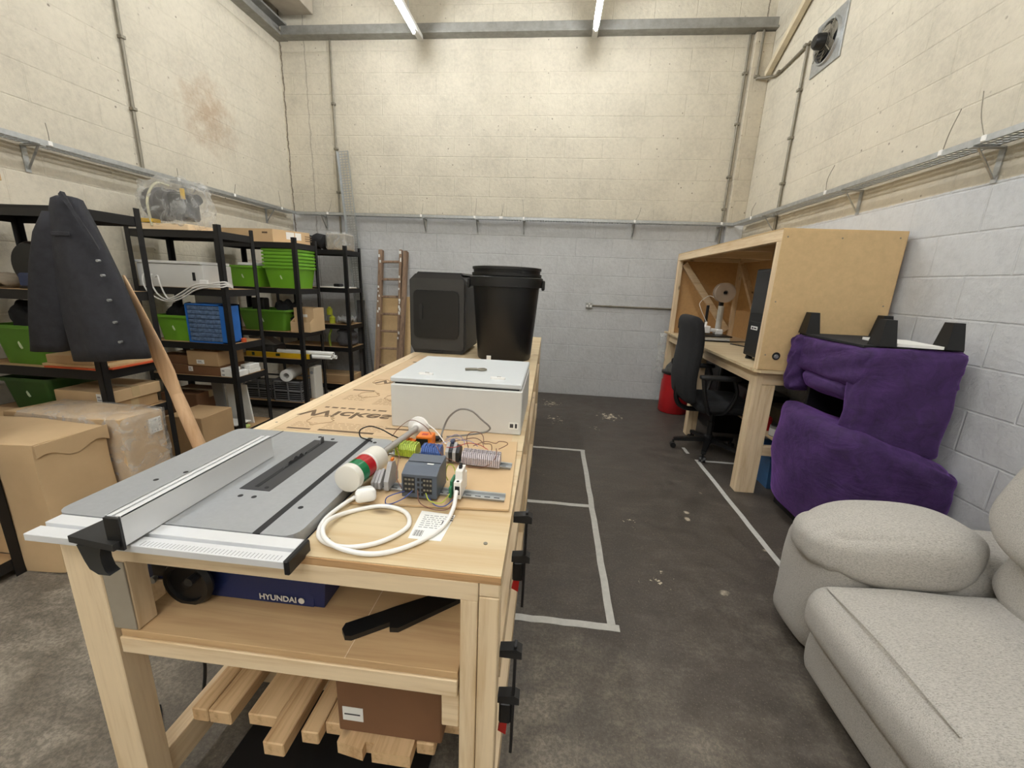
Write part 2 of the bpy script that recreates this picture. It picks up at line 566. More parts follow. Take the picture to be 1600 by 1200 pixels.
def frame_M(o, x, y):
    x = V(x).normalized(); y = V(y).normalized(); z = x.cross(y)
    return Matrix(((x.x, y.x, z.x, o[0]), (x.y, y.y, z.y, o[1]), (x.z, y.z, z.z, o[2]), (0, 0, 0, 1)))
def bx(x0, x1, y0, y1, z0, z1, b=0.0):
    return MB().box(x0, x1, y0, y1, z0, z1, b)

# ================================================================ the setting
XL, XR, YB, YF, ZC = -3.53, 2.17, 5.43, -6.0, 4.95
CREAM, GREY = (204, 196, 178), (199, 200, 201)
O0 = V((0, 0, 0))
struct('floor', bx(XL - 0.3, XR + 0.3, YF - 0.3, YB + 0.3, -0.2, 0), floormat(), loc=O0)
struct('wall_back', bx(XL - 0.2, XR + 0.2, YB, YB + 0.2, 0, ZC), wallmat('painted_blocks_back', 0, 2.225, GREY, CREAM, None, [(-3.505, 0.9), (-3.2, 0.4), (2.085, 0.8)]), loc=O0)
struct('wall_left', bx(XL - 0.2, XL, YF, YB, 0, ZC), wallmat('painted_blocks_left', 1, -1.0, GREY, CREAM, (4.2, 2.95, 0.75)), loc=O0)
struct('wall_right', bx(XR, XR + 0.2, YF, YB, 0, ZC), wallmat('painted_blocks_right', 1, 2.045, GREY, CREAM), loc=O0)
struct('wall_front', bx(XL - 0.2, XR + 0.2, YF - 0.2, YF, 0, ZC), wallmat('painted_blocks_front', 0, -1.0, GREY, CREAM), loc=O0)
struct('ceiling', bx(XL - 0.2, XR + 0.2, YF - 0.2, YB + 0.2, ZC, ZC + 0.15), mat('ceiling_panel', (205, 200, 188), 0.8), loc=O0)
beamm = mat('weathered_grey_steel', (142, 140, 134), 0.6, 0.25, 0.18, 14)
beamd = mat('dark_grey_steel', (112, 108, 100), 0.6, 0.25, 0.18, 14)
casem = mat('cream_painted_casing', (205, 192, 164), 0.7, 0, 0.1, 8)
struct('trim_1', MB().box(-3.42, 2.2, 5.33, YB, 4.175, 4.285, 0.004).box(-3.42, 2.2, 5.30, 5.335, 4.175, 4.195, 0.002), beamm)
struct('trim_2', MB().box(-3.53, -3.40, YF, YB, 4.17, 4.20).box(-3.53, -3.505, YF, YB, 4.2, 4.34).box(-3.53, -3.40, YF, YB, 4.33, 4.35), beamm)
struct('trim_3', bx(-3.37, -3.0, YF, 5.33, 4.38, 4.9, 0.006), mat('dull_grey_casing', (160, 150, 134), 0.75, 0, 0.1, 8))
struct('trim_4', MB().beam((2.125, 5.3, 3.74), (2.125, 3.7, 4.62), 0.055, 0.06, bev=0.004), casem)
struct('trim_5', bx(1.975, 2.17, 5.36, YB, 0.0, 4.17, 0.006), wallmat('painted_corner_casing', 0, 2.225, GREY, (194, 184, 164)), loc=O0)

# ---- floor tape
tape = mat('white_floor_tape', (196, 194, 188), 0.6, 0, 0.1, 30)
def ftape(x0, x1, y0, y1, label):
    poly = []
    n = 14
    rnd = random.Random(label)
    lx = (x1 - x0) > (y1 - y0)
    A, B = [], []
    for i in range(n + 1):
        t = i / n; j = rnd.uniform(-0.0025, 0.0025)
        if lx:
            A.append((x0 + (x1 - x0) * t, y0 + j)); B.append((x0 + (x1 - x0) * t, y1 + j))
        else:
            A.append((x0 + j, y0 + (y1 - y0) * t)); B.append((x1 + j, y0 + (y1 - y0) * t))
    tag(MB().prism(A + B[::-1], 2, 0.0, 0.0012).build('floor_tape', tape), label, 'tape', 'white tape marks on the floor')
ftape(0.322, 0.358, 1.53, 3.46, 'long white tape line on the floor running parallel to the workbench')
ftape(-0.3, 0.36, 3.462, 3.496, 'white tape line across the floor at the far end of the taped bay')
ftape(-0.3, 0.32, 2.502, 2.536, 'white tape line across the floor dividing the taped bay in two')
ftape(-0.3, 0.375, 1.492, 1.528, 'white tape line across the floor at the near end of the taped bay')
ftape(1.318, 1.352, 1.7, 3.43, 'long white tape line on the floor from the sofa towards the desk')
ftape(1.32, 2.12, 3.435, 3.466, 'white tape line on the floor running under the wooden desk')
ftape(1.288, 1.318, 3.60, 3.74, 'short white tape scrap on the floor beside a chair castor')

# ---- lamps: two bare fluorescent battens in view, the rest added for light
def batten(x, y0, y1, z, label):
    t = thing('fluorescent_batten', label, 'light', (x, (y0 + y1) / 2, z), 0, 'fluorescent ceiling battens')
    MB().prism([(x - 0.03, z), (x + 0.03, z), (x + 0.022, z + 0.055), (x - 0.022, z + 0.055)], 1, y0, y1).build('housing', greycab, t)
    MB().cyl((x, y0 + 0.06, z - 0.035), (x, y1 - 0.24, z - 0.035), 0.0165, n=14).build('tube', tubem, t, smooth=True)
    for yy in (y0 + 0.05, y1 - 0.23):
        MB().box(x - 0.012, x + 0.012, yy - 0.012, yy + 0.012, z - 0.055, z + 0.0).build('lamp_holder', whitep, t)
    for yy in (y0 + 0.4, y1 - 0.4):
        MB().cyl((x, yy, z + 0.055), (x, yy, ZC), 0.005, n=6).build('suspension_rod', steel, t)
batten(-1.70, 3.35, 5.27, 4.08, 'lit fluorescent batten at upper left of the back wall')
batten(0.25, 3.35, 5.27, 4.08, 'lit fluorescent batten at upper right of the back wall')
batten(-1.70, 0.55, 2.4, 4.08, 'unseen batten added for light in the second row on the left half of the ceiling')  # from here on: unseen battens added to brighten the lower half of the room
batten(0.25, 0.55, 2.4, 4.08, 'unseen batten added for light in the second row on the right half of the ceiling')
batten(-1.70, -2.4, -0.55, 4.08, 'unseen batten added for light in the third row on the left half of the ceiling')
batten(-1.70, -5.3, -3.45, 4.08, 'unseen batten added for light at the rear of the workshop on the left')
batten(-0.72, -2.4, -0.55, 4.08, 'unseen batten added for light in the third row in the middle of the ceiling')  # middle column is extra, added to lift faces turned towards the camera
batten(-0.72, -5.3, -3.45, 4.08, 'unseen batten added for light at the rear of the workshop in the middle')
batten(0.25, -2.4, -0.55, 4.08, 'unseen batten added for light in the third row on the right half of the ceiling')
batten(0.25, -5.3, -3.45, 4.08, 'unseen batten added for light at the rear of the workshop on the right')

# ---- perforated cable trays
def tray(p, q, nrm, label, brackets, stubs):
    p, q, nrm = V(p), V(q), V(nrm)
    t = thing('cable_tray', label, 'cable tray', p)
    d = (q - p).normalized(); L = (q - p).length
    up = V((0, 0, 1))
    mb = MB()
    for k in (0.0, 0.032, 0.066, 0.1):
        mb.beam(p + nrm * k, q + nrm * k, 0.008 if k not in (0.0, 0.1) else 0.014, 0.002)
    n = int(L / 0.032)
    for i in range(n + 1):
        a = p + d * (i * L / n)
        mb.beam(a, a + nrm * 0.1, 0.011, 0.002)
    mb.beam(p + nrm * 0.105 + up * 0.014, q + nrm * 0.105 + up * 0.014, 0.0016, 0.03)
    mb.beam(p - nrm * 0.005 + up * 0.014, q - nrm * 0.005 + up * 0.014, 0.0016, 0.03)
    mb.beam(p + nrm * 0.1 + up * 0.029, q + nrm * 0.1 + up * 0.029, 0.012, 0.0016)
    mb.build('perforated_channel', steel, t)
    for s in brackets:
        a = p + d * s
        MB().beam(a - nrm * 0.036 - up * 0.006, a + nrm * 0.115 - up * 0.006, 0.03, 0.008).beam(a - nrm * 0.036 - up * 0.004, a - nrm * 0.036 - up * 0.17, 0.006, 0.03, d) \
            .beam(a - nrm * 0.03 - up * 0.15, a + nrm * 0.075 - up * 0.012, 0.012, 0.005).build('bracket', steel, t)
    rnd = random.Random(label)
    for (s, dx, h) in stubs:
        a = p + d * s + nrm * 0.1 + up * 0.01
        b = a + d * dx + up * h
        mid = (a + b) / 2 + d * (dx * 0.12 + 0.006) + nrm * rnd.uniform(-0.01, 0.02)
        MB().tube([a, mid, b], 0.0022, 6, sub=4).build('cable_tie_tail', conduitm, t)
        MB().box(a.x - 0.012, a.x + 0.012, a.y - 0.012, a.y + 0.012, a.z - 0.008, a.z + 0.022, 0.003).build('cable_tie_head', whitep, t)
tray((XL + 0.042, -1.5, 2.205), (XL + 0.042, 5.275, 2.205), (1, 0, 0), 'long perforated galvanised cable tray bracketed along the left wall',
     [1.2, 2.6, 4.1, 5.3, 6.4], [(4.15, 0.0, 0.13), (5.1, 0.0, 0.1), (5.75, 0.03, 0.12), (6.5, -0.03, 0.2)])
tray((XL + 0.12, YB - 0.042, 2.205), (XR - 0.12, YB - 0.042, 2.205), (0, -1, 0), 'long perforated galvanised cable tray bracketed along the back wall',
     [0.35, 1.7, 2.38, 2.97, 4.31, 5.31], [(0.45, 0.06, 0.16), (1.68, 0.03, 0.15), (2.36, 0.02, 0.22), (2.68, 0.04, 0.17), (2.7, 0.0, 0.16), (2.97, -0.02, 0.22), (4.3, 0.06, 0.16), (5.3, 0.01, 0.2)])
tray((XR - 0.042, -1.5, 2.205), (XR - 0.042, 5.275, 2.205), (-1, 0, 0), 'long perforated galvanised cable tray bracketed along the right wall',
     [1.0, 2.6, 3.97, 4.93, 6.1], [(3.92, 0.08, 0.24), (4.15, -0.05, 0.2), (5.12, -0.04, 0.19), (6.35, -0.05, 0.15)])

# ---- conduits
def conduit(label, pts, r, saddles, sub=6, smooth=True):
    t = thing('conduit', label, 'conduit', pts[-1] if pts[-1][2] < pts[0][2] else pts[0])
    MB().tube(pts, r, 10, smooth, sub).build('pipe', conduitm, t, smooth=True)
    for s in saddles:
        s = V(s)
        MB().box(s.x - r * 2.1, s.x + r * 2.1, s.y - r * 1.5, s.y + r * 1.5, s.z - 0.012, s.z + 0.012, 0.003).build('saddle_clip', conduitm, t)
conduit('steel conduit running up the left wall beside the bagged bundle', [(XL + 0.018, 3.4, 2.24), (XL + 0.018, 3.4, 4.9)], 0.0125, [(XL + 0.015, 3.4, z) for z in (2.7, 3.2, 3.75, 4.3)])
conduit('steel conduit down the back wall behind the leaning tray length', [(-2.86, 5.41, 1.9), (-2.86, 5.41, 4.17)], 0.012, [(-2.86, 5.412, z) for z in (2.5, 3.0, 3.5)])
conduit('steel conduit down the right end of the back wall to the desk', [(1.935, 5.41, 1.9), (1.935, 5.41, 4.17)], 0.012, [(1.935, 5.412, z) for z in (2.4, 2.75, 3.3, 3.8)])
conduit('bent steel conduit from the back beam to the extractor fan', [(2.04, 5.34, 4.17), (2.04, 5.34, 3.76), (2.05, 5.33, 3.72), (2.14, 5.25, 3.70), (2.15, 5.1, 3.66), (2.15, 4.66, 3.665), (2.15, 4.55, 3.67)], 0.0125, [(2.04, 5.345, 3.74), (2.15, 5.06, 3.66), (2.15, 4.6, 3.668)])
conduit('steel conduit dropping down the right wall from the extractor fan', [(2.15, 4.58, 1.9), (2.15, 4.58, 3.65)], 0.0125, [(2.152, 4.58, z) for z in (2.5, 2.9, 3.3)])
t = thing('socket_outlet', 'metal double socket outlet low on the grey back wall', 'socket', (0.45, YB, 1.17))
bx(0.405, 0.49, 5.395, YB, 1.175, 1.245, 0.003).build('back_box', mat('socket_plate', (168, 168, 164), 0.4, 0.2), t)
bx(0.44, 0.458, 5.388, 5.396, 1.222, 1.236, 0.001).build('indicator', whitep, t)
for xx in (0.425, 0.47):
    bx(xx - 0.012, xx + 0.012, 5.391, 5.396, 1.19, 1.212).build('socket_insert', whitep, t)
conduit('horizontal conduit on the back wall from the socket outlet to the desk', [(0.49, 5.418, 1.208), (1.96, 5.418, 1.208)], 0.0105, [(0.72, 5.42, 1.208), (1.3, 5.42, 1.208)])

# ---- extractor fan
fy, fz = 4.265, 3.533
t = thing('extractor_fan', 'square wall extractor fan with black motor on the right wall', 'fan', (XR - 0.01, fy, fz - 0.2))
MB().box(XR - 0.014, XR, fy - 0.2, fy + 0.2, fz - 0.2, fz + 0.2, 0.003).build('mounting_plate', steel, t)
MB().lathe((XR - 0.014, fy, fz), (XR - 0.034, fy, fz), [(0, 0.168), (1, 0.16), (1, 0.148), (0, 0.146)], 32, False).build('ring', steel, t, smooth=True)
MB().cyl((XR - 0.0142, fy, fz), (XR - 0.016, fy, fz), 0.147, n=32).build('dark_opening', blackp2, t)
for k in range(5):
    a = 2 * PI * k / 5
    R = Matrix.Rotation(a, 3, 'X') @ Matrix.Rotation(0.5, 3, 'Z')
    c = V((XR - 0.026, fy, fz)) + Matrix.Rotation(a, 3, 'X') @ V((0, 0.09, 0))
    MB().rbox(c, (0.002, 0.1, 0.075), Matrix.Rotation(a, 3, 'X') @ Matrix.Rotation(0.35, 3, 'Y'), 0).build('blade', conduitm, t)
mb = MB()
for r in (0.06, 0.085, 0.11, 0.135):
    mb.tube([(XR - 0.05, fy + math.cos(i * PI / 12) * r, fz + math.sin(i * PI / 12) * r) for i in range(24)], 0.0018, 5, False, closed=True)
for k in range(4):
    a = PI / 4 + k * PI / 2
    mb.beam((XR - 0.05, fy, fz), (XR - 0.05, fy + math.cos(a) * 0.16, fz + math.sin(a) * 0.16), 0.008, 0.004, (1, 0, 0))
mb.build('guard', conduitm, t)
MB().lathe((XR - 0.03, fy, fz), (XR - 0.13, fy, fz), [(0, 0.06), (0.75, 0.058), (0.95, 0.045), (1, 0.02)], 20).build('motor', blackp2, t, smooth=True)

# ================================================================ workbench
BZ = 0.9
wb = thing('workbench', 'long pine workbench with plywood top running down the middle of the workshop', 'workbench', (-0.57, 2.5, 0))
PT = 0.018
def rx(y):            # right edge of the bench, slightly out of parallel with the room
    return -0.068 - (y - 0.66) * 0.0125
def panel(name, m, x0, y0, y1, z0=BZ - PT, z1=BZ, x1=None):
    return MB().prism([(x0, y0), (rx(y0) if x1 is None else x1, y0), (rx(y1) if x1 is None else x1, y1), (x0, y1)], 2, z0, z1).build(name, m, wb)
panel('top_panel', ply, -0.494, 0.665, 1.268)
panel('top_panel', ply, -1.055, 1.272, 3.098)
panel('top_panel', ply, -1.06, 3.102, 4.33)
# plywood shows its layers on the cut edges
MB().box(-0.494, rx(0.66), 0.662, 0.6655, BZ - PT, BZ - 0.002).build('top_edge', plyE, wb)
# printed board laid over the left half of the top
printm = mat('printed_board', (206, 178, 142), 0.7, 0, 0.05, 12)
pb = MB().prism([(-0.985, 1.30), (-0.12, 1.30), (-0.15, 2.9), (-0.985, 2.9)], 2, BZ, BZ + 0.0012).build('printed_sheet', printm, wb)
MB().box(-1.055, -0.99, 1.272, 4.33, BZ, BZ + 0.0015).build('edge_strip', pineY, wb)
PZ = BZ + 0.0016
ROOT[pb.name] = ROOT[wb.name]
for (yc, xc) in ((1.50, -0.815), (2.06, -0.745)):
    M = Matrix.Translation((xc, yc, PZ))
    text_part('lettering', 'Wickes', 0.165, inkbrown, pb, M @ Matrix.Rotation(0.0, 4, 'Z'), sy=-0.62, sx=0.74, bold=0.003)
rnd = random.Random(3)
for (yc, xs) in ((1.57, -0.87), (2.13, -0.80)):
    x = xs - 0.08; mb = MB()
    while x < xs + 0.17:                       # the small illegible line over the big word
        l = rnd.uniform(0.012, 0.04)
        mb.box(x, x + l, yc, yc + 0.014, PZ - 0.0002, PZ + 0.0001); x += l + 0.012
    mb.build('small_print', inkbrown, pb)
mb = MB()
for (x0, x1, y0, y1) in ((-0.95, -0.86, 1.312, 1.325), (-0.83, -0.62, 1.312, 1.328), (-0.6, -0.5, 1.375, 1.388), (-0.97, -0.86, 1.86, 1.875), (-0.78, -0.68, 2.0, 2.013), (-0.66, -0.6, 1.97, 1.985), (-0.93, -0.82, 2.62, 2.64), (-0.74, -0.65, 2.52, 2.535)):
    mb.box(x0, x1, y0, y1, PZ - 0.0002, PZ + 0.0001)
mb.build('printed_bars', inkbrown, pb)
for (x0, x1, y0, n) in ((-0.83, -0.6, 1.34, 5), (-0.95, -0.87, 1.34, 4), (-0.78, -0.62, 1.66, 7), (-0.94, -0.84, 1.7, 6), (-0.78, -0.6, 1.88, 5)):
    mb = MB()
    for i in range(n):
        xx = x0
        while xx < x1:
            l = rnd.uniform(0.01, 0.03)
            mb.box(xx, min(xx + l, x1), y0 + i * 0.014, y0 + i * 0.014 + 0.004, PZ - 0.0002, PZ + 0.0001); xx += l + 0.006
    mb.build('small_print', mat('faded_print', (170, 142, 108), 0.8), pb)
mb = MB()
for (cx, cy) in ((-0.88, 1.42), (-0.86, 1.8), (-0.72, 1.78), (-0.90, 2.05)):
    MB().tube([(cx + math.cos(a * PI / 9) * 0.045 * (1 + 0.25 * math.cos(3 * a)), cy + math.sin(a * PI / 9) * 0.05 * (1 + 0.2 * math.sin(2 * a)), PZ) for a in range(18)], 0.0016, 4, False, closed=True).build('line_drawing', mat('faded_print', (170, 142, 108)), pb)
# frame
RH, RT = BZ - PT, 0.838
bx(-0.935, -0.112, 0.662, 0.707, RT, RH, 0.002).build('front_rail', pineX, wb)
MB().prism([(rx(0.67) - 0.047, 0.712), (rx(0.67) - 0.002, 0.712), (rx(4.33) - 0.002, 4.33), (rx(4.33) - 0.047, 4.33)], 2, RT, RH).build('side_rail', pineY, wb)
bx(-1.055, -1.01, 1.275, 4.33, RT, RH, 0.002).build('side_rail', pineY, wb)
bx(-1.01, -0.17, 1.275, 1.32, RT, RH, 0.002).build('cross_rail', pineX, wb)
bx(-1.01, -0.17, 4.285, 4.33, RT, RH, 0.002).build('cross_rail', pineX, wb)
# legs: pairs of studs
bx(-1.03, -0.945, 0.662, 0.72, 0, RH, 0.002).build('leg', pineZ, wb)
bx(-0.941, -0.884, 0.665, 0.71, 0.656, RT - 0.001, 0.002).build('leg_block', pineZ, wb)
bx(-0.9405, -0.8845, 0.661, 0.6648, 0.66, RT - 0.003, 0.001).build('packing_strip', mat('weathered_wood', (150, 140, 124), 0.8), wb)
bx(-0.148, -0.113, 0.664, 0.709, 0, RT - 0.001, 0.002).build('leg', pineZ, wb)
bx(-0.111, -0.07, 0.664, 0.709, 0, 0.848, 0.002).build('leg', pineZ, wb)
bx(-0.111, -0.07, 0.664, 0.709, 0.85, RH, 0.002).build('leg_block', pineX, wb)
for yy in (1.85, 3.05, 4.24):
    x1 = rx(yy) - 0.003
    bx(x1 - 0.045, x1, yy, yy + 0.09, 0, RT, 0.002).build('leg', pineZ, wb)
    bx(-1.055, -1.01, yy, yy + 0.09, 0, RT, 0.002).build('leg', pineZ, wb)
# middle shelf and its bearers
SZ = 0.655
bx(-0.93, -0.152, 0.664, 4.2, SZ - 0.018, SZ, 0.001).build('shelf', wood('shelf_board', (200, 166, 122), (168, 130, 90), 0, 0.7, 0.5), wb)
bx(-0.933, -0.152, 0.66, 0.704, SZ - 0.062, SZ - 0.019, 0.002).build('shelf_rail', pineX, wb)
bx(-0.40, -0.398, 0.664, 1.1, SZ, SZ + 0.0008).build('shelf_joint', pineX, wb)
bx(-1.006, -0.935, 0.78, 4.2, SZ - 0.06, SZ + 0.03, 0.002).build('shelf_side_rail', pineY, wb)
MB().prism([(rx(0.75) - 0.046, 0.75), (rx(0.75) - 0.002, 0.75), (rx(4.2) - 0.002, 4.2), (rx(4.2) - 0.046, 4.2)], 2, SZ - 0.1, SZ - 0.02).build('shelf_side_rail', pineY, wb)
bx(-0.188, -0.15, 0.668, 0.712, 0.50, SZ - 0.064, 0.002).build('bearer_block', pineX, wb)
# bottom rails that carry the timber store
bx(-1.0, -0.955, 0.72, 4.2, 0.105, 0.20, 0.002).build('bottom_rail', pineY, wb)
MB().prism([(rx(0.75) - 0.046, 0.715), (rx(0.75) - 0.002, 0.715), (rx(4.2) - 0.002, 4.2), (rx(4.2) - 0.046, 4.2)], 2, 0.105, 0.20).build('bottom_rail', pineY, wb)
for yy in (1.0, 2.2, 3.6):
    bx(-0.953, -0.13, yy, yy + 0.045, 0.105, 0.195, 0.002).build('bottom_cross_rail', pineX, wb)
# countersunk screws in the top
mb = MB()
for (x, y) in ((-0.45, 0.72), (-0.115, 0.76), (-0.1, 1.22), (-1.02, 1.36), (-1.02, 1.75), (-1.02, 2.2), (-1.02, 2.7)):
    MB().cyl((x, y, BZ - 0.002), (x, y, BZ + 0.002), 0.0045, n=8).build('screw_head', conduitm, wb)

# ---- timber store under the bench
def plank(x0, x1, y0, y1, z0, z1, label, sk=0.0, m=None):
    o = MB().box(x0, x1, y0, y1, z0, z1, 0.003)
    if sk:
        for v in o.bm.verts: v.co.x += sk * (v.co.y - y0)
    tag(o.build('timber_plank', m or scrapY), label, 'timber', 'timber stored under the workbench')
plank(-0.953, -0.905, 0.80, 2.2, 0.198, 0.243, 'stored timber plank nearest the left bottom rail under the bench')
plank(-0.902, -0.835, 0.80, 2.3, 0.198, 0.243, 'stored timber plank second from the left bottom rail under the bench')
plank(-0.79, -0.70, 0.81, 2.3, 0.198, 0.238, 'stored timber plank set back, third from the left under the bench')
plank(-0.697, -0.638, 0.745, 2.2, 0.198, 0.243, 'stored timber stud sticking out furthest under the bench')
plank(-0.615, -0.565, 0.785, 2.4, 0.198, 0.24, 'stored timber stud right of the furthest-out one under the bench')
plank(-0.562, -0.51, 0.815, 2.4, 0.198, 0.24, 'stored timber stud just left of the notched board under the bench')
o = MB().prism([(-0.505, 0.775), (-0.43, 0.765), (-0.43, 0.785), (-0.405, 0.785), (-0.405, 0.765), (-0.30, 0.765), (-0.30, 1.6), (-0.505, 1.6)], 2, 0.198, 0.238)
tag(o.build('timber_plank', scrapY), 'wide notched timber board under the brown carton below the bench', 'timber', 'timber stored under the workbench')
plank(-0.295, -0.245, 0.80, 2.0, 0.198, 0.238, 'stored timber offcut right of the notched board under the bench')
plank(-0.24, -0.165, 0.86, 2.0, 0.198, 0.225, 'thin stored timber offcut nearest the right legs under the bench')
t = thing('cardboard_box', 'shade-darkened brown carton with a white label on the timber under the bench', 'box', (-0.36, 1.05, 0.243))
bx(-0.512, -0.225, 0.80, 1.2, 0.2435, 0.52, 0.004).build('carton', cardb_shaded, t)
lb = bx(-0.497, -0.44, 0.7985, 0.80, 0.285, 0.33).build('address_label', paper, t)
ROOT[lb.name] = ROOT[t.name]
bx(-0.492, -0.448, 0.7978, 0.7986, 0.305, 0.309).build('barcode', ink, lb)
t2 = thing('cardboard_box', 'small flat carton with a pale label tucked behind the timber under the bench', 'box', (-0.66, 1.25, 0.243))
bx(-0.68, -0.53, 1.0, 1.3, 0.2435, 0.31, 0.003).build('carton', cardb_shaded, t2)
bx(-0.65, -0.58, 1.01, 1.08, 0.3102, 0.311).build('address_label', paper, t2)
tag(MB().prism([(-0.90, 0.74), (-0.30, 0.70), (-0.24, 1.9), (-0.86, 1.9)], 2, 0.0, 0.012).build('black_floor_slab', blackp2), 'thin black slab covering the floor beneath the bench', 'panel')  # thin slab that turns the floor beneath the bench black
tag(MB().tube([(-1.25, 0.95, 0.006), (-1.12, 0.86, 0.006), (-1.06, 1.02, 0.006), (-1.03, 1.25, 0.006), (-1.1, 1.5, 0.006), (-1.3, 1.75, 0.006)], 0.0045, 7).build('power_cable', rubber), 'thin black cable snaking over the floor left of the bench', 'cable')
tag(MB().tube([(-0.97, 0.93, 0.592), (-1.02, 0.93, 0.42), (-1.025, 0.92, 0.2), (-1.07, 0.88, 0.03), (-1.16, 0.74, 0.006), (-1.3, 0.6, 0.006)], 0.005, 7).build('power_cable', rubber), 'black cable dropping from under the bench shelf to the floor', 'cable')

# ---- clamps on the right side rail
def clamp(y, z1, z2, lo, label):
    t = thing('bar_clamp', label, 'clamp', (-0.07, y, lo), 0, 'quick clamps on the bench side')
    MB().box(-0.040, -0.033, y - 0.009, y + 0.009, lo, z1 + 0.02, 0.001).build('bar', blackm, t)
    for z, nm in ((z1, 'fixed_jaw'), (z2, 'sliding_jaw')):
        MB().prism([(-0.072, z - 0.012), (-0.072, z + 0.006), (-0.034, z + 0.012), (-0.022, z + 0.006), (-0.022, z - 0.012)], 1, y - 0.012, y + 0.012).build(nm, blackp, t)
    MB().box(-0.068, -0.04, y - 0.011, y + 0.011, z2 - 0.075, z2 - 0.014, 0.004).build('handle', blackp2, t)
    MB().prism([(-0.069, z2 - 0.10), (-0.055, z2 - 0.02), (-0.045, z2 - 0.02), (-0.05, z2 - 0.11)], 1, y - 0.008, y + 0.008).build('trigger', redp, t)
clamp(0.97, 0.842, 0.720, 0.56, 'black bar clamp on the bench right side, the farther of two')
clamp(0.735, 0.655, 0.525, 0.36, 'black bar clamp on the bench right side, the nearer of two')

# ---- push stick on the shelf
o = MB().prism([(-0.435, 0.722), (-0.42, 0.705), (-0.405, 0.706), (-0.335, 0.755), (-0.33, 0.74), (-0.31, 0.742), (-0.175, 0.862), (-0.165, 0.90), (-0.185, 0.905), (-0.345, 0.80), (-0.365, 0.785), (-0.435, 0.738)], 2, SZ + 0.001, SZ + 0.0135)
tag(o.build('push_stick', blackp2), 'black plastic push stick lying on the bench shelf', 'push stick')

# ================================================================ table saw
TS = 0.925
ts = thing('table_saw', 'grey topped table saw with blue body set into the near end of the bench', 'table saw', (-0.78, 0.95, SZ))
def saw_poly(x0, x1, y0, y1, r):
    out = []
    for cx, cy, a0 in ((x1 - r, y1 - r, 0), (x0 + r, y1 - r, 90), (x0 + r, y0 + r, 180), (x1 - r, y0 + r, 270)):
        for k in range(5):
            a = math.radians(a0 + k * 22.5); out.append((cx + math.cos(a) * r, cy + math.sin(a) * r))
    return out
MB().prism(saw_poly(-1.06, -0.50, 0.685, 1.225, 0.03), 2, TS - 0.028, TS).build('table_top', saw_top, ts)
mb = MB()
for x in (-0.585,):
    bx(x - 0.008, x + 0.008, 0.684, 1.226, TS - 0.002, TS + 0.0006).build('mitre_slot', slotm, ts)
bx(-0.9, -0.896, 0.684, 1.226, TS - 0.002, TS + 0.0005).build('extension_joint', slotm, ts)
for x, y in ((-0.725, 0.815), (-0.69, 0.815), (-0.555, 0.79), (-0.985, 0.85), (-0.95, 0.9), (-0.555, 1.19), (-0.70, 1.19), (-0.75, 1.2)):
    MB().cyl((x, y, TS - 0.001), (x, y, TS + 0.0006), 0.006, n=12).build('screw_hole', slotm, ts)
ins = bx(-0.752, -0.672, 0.845, 1.172, TS - 0.001, TS + 0.001).build('blade_insert', saw_dark, ts)
ROOT[ins.name] = ROOT[ts.name]
bx(-0.722, -0.712, 0.86, 1.16, TS, TS + 0.0018).build('kerf_slot', slotm, ins)
MB().cyl((-0.69, 0.86, TS), (-0.69, 0.86, TS + 0.0018), 0.005, n=10).build('screw', slotm, ins)
# blade: a toothed disc, only its top standing out of the insert
mb = MB(); pts = []
R0, yc, zc = 0.127, 1.02, TS - 0.112
for k in range(120):
    a = 2 * PI * k / 120
    rr = R0 - (0.007 if k % 4 == 0 else 0.004 if k % 4 == 1 else 0.0)
    pts.append((yc + math.cos(a) * rr, zc + math.sin(a) * rr))
mb.prism(pts, 0, -0.7185, -0.7155).build('saw_blade', bladem, ts)
MB().prism([(1.10, TS - 0.05), (1.155, TS + 0.018), (1.165, TS + 0.018), (1.17, TS - 0.05)], 0, -0.7187, -0.7153).build('riving_knife', bladem, ts)
# front rail with a printed ruler
ry = 0.64
rail = MB().box(-1.035, -0.478, 0.615, 0.645, 0.905, 0.921, 0.001).box(-1.035, -0.478, 0.652, 0.683, 0.903, 0.924, 0.001).box(-1.035, -0.478, 0.64, 0.655, 0.90, 0.912)
rail.build('front_fence_rail', alu, ts)
mb = MB()
x = -0.78
while x < -0.485:
    mb.box(x, x + 0.0012, 0.618, 0.632, 0.921, 0.9214); x += 0.008
mb.build('ruler_marks', greyink, ts)
MB().box(-0.478, -0.466, 0.612, 0.684, 0.893, 0.926, 0.003).build('rail_end_cap', blackp2, ts)
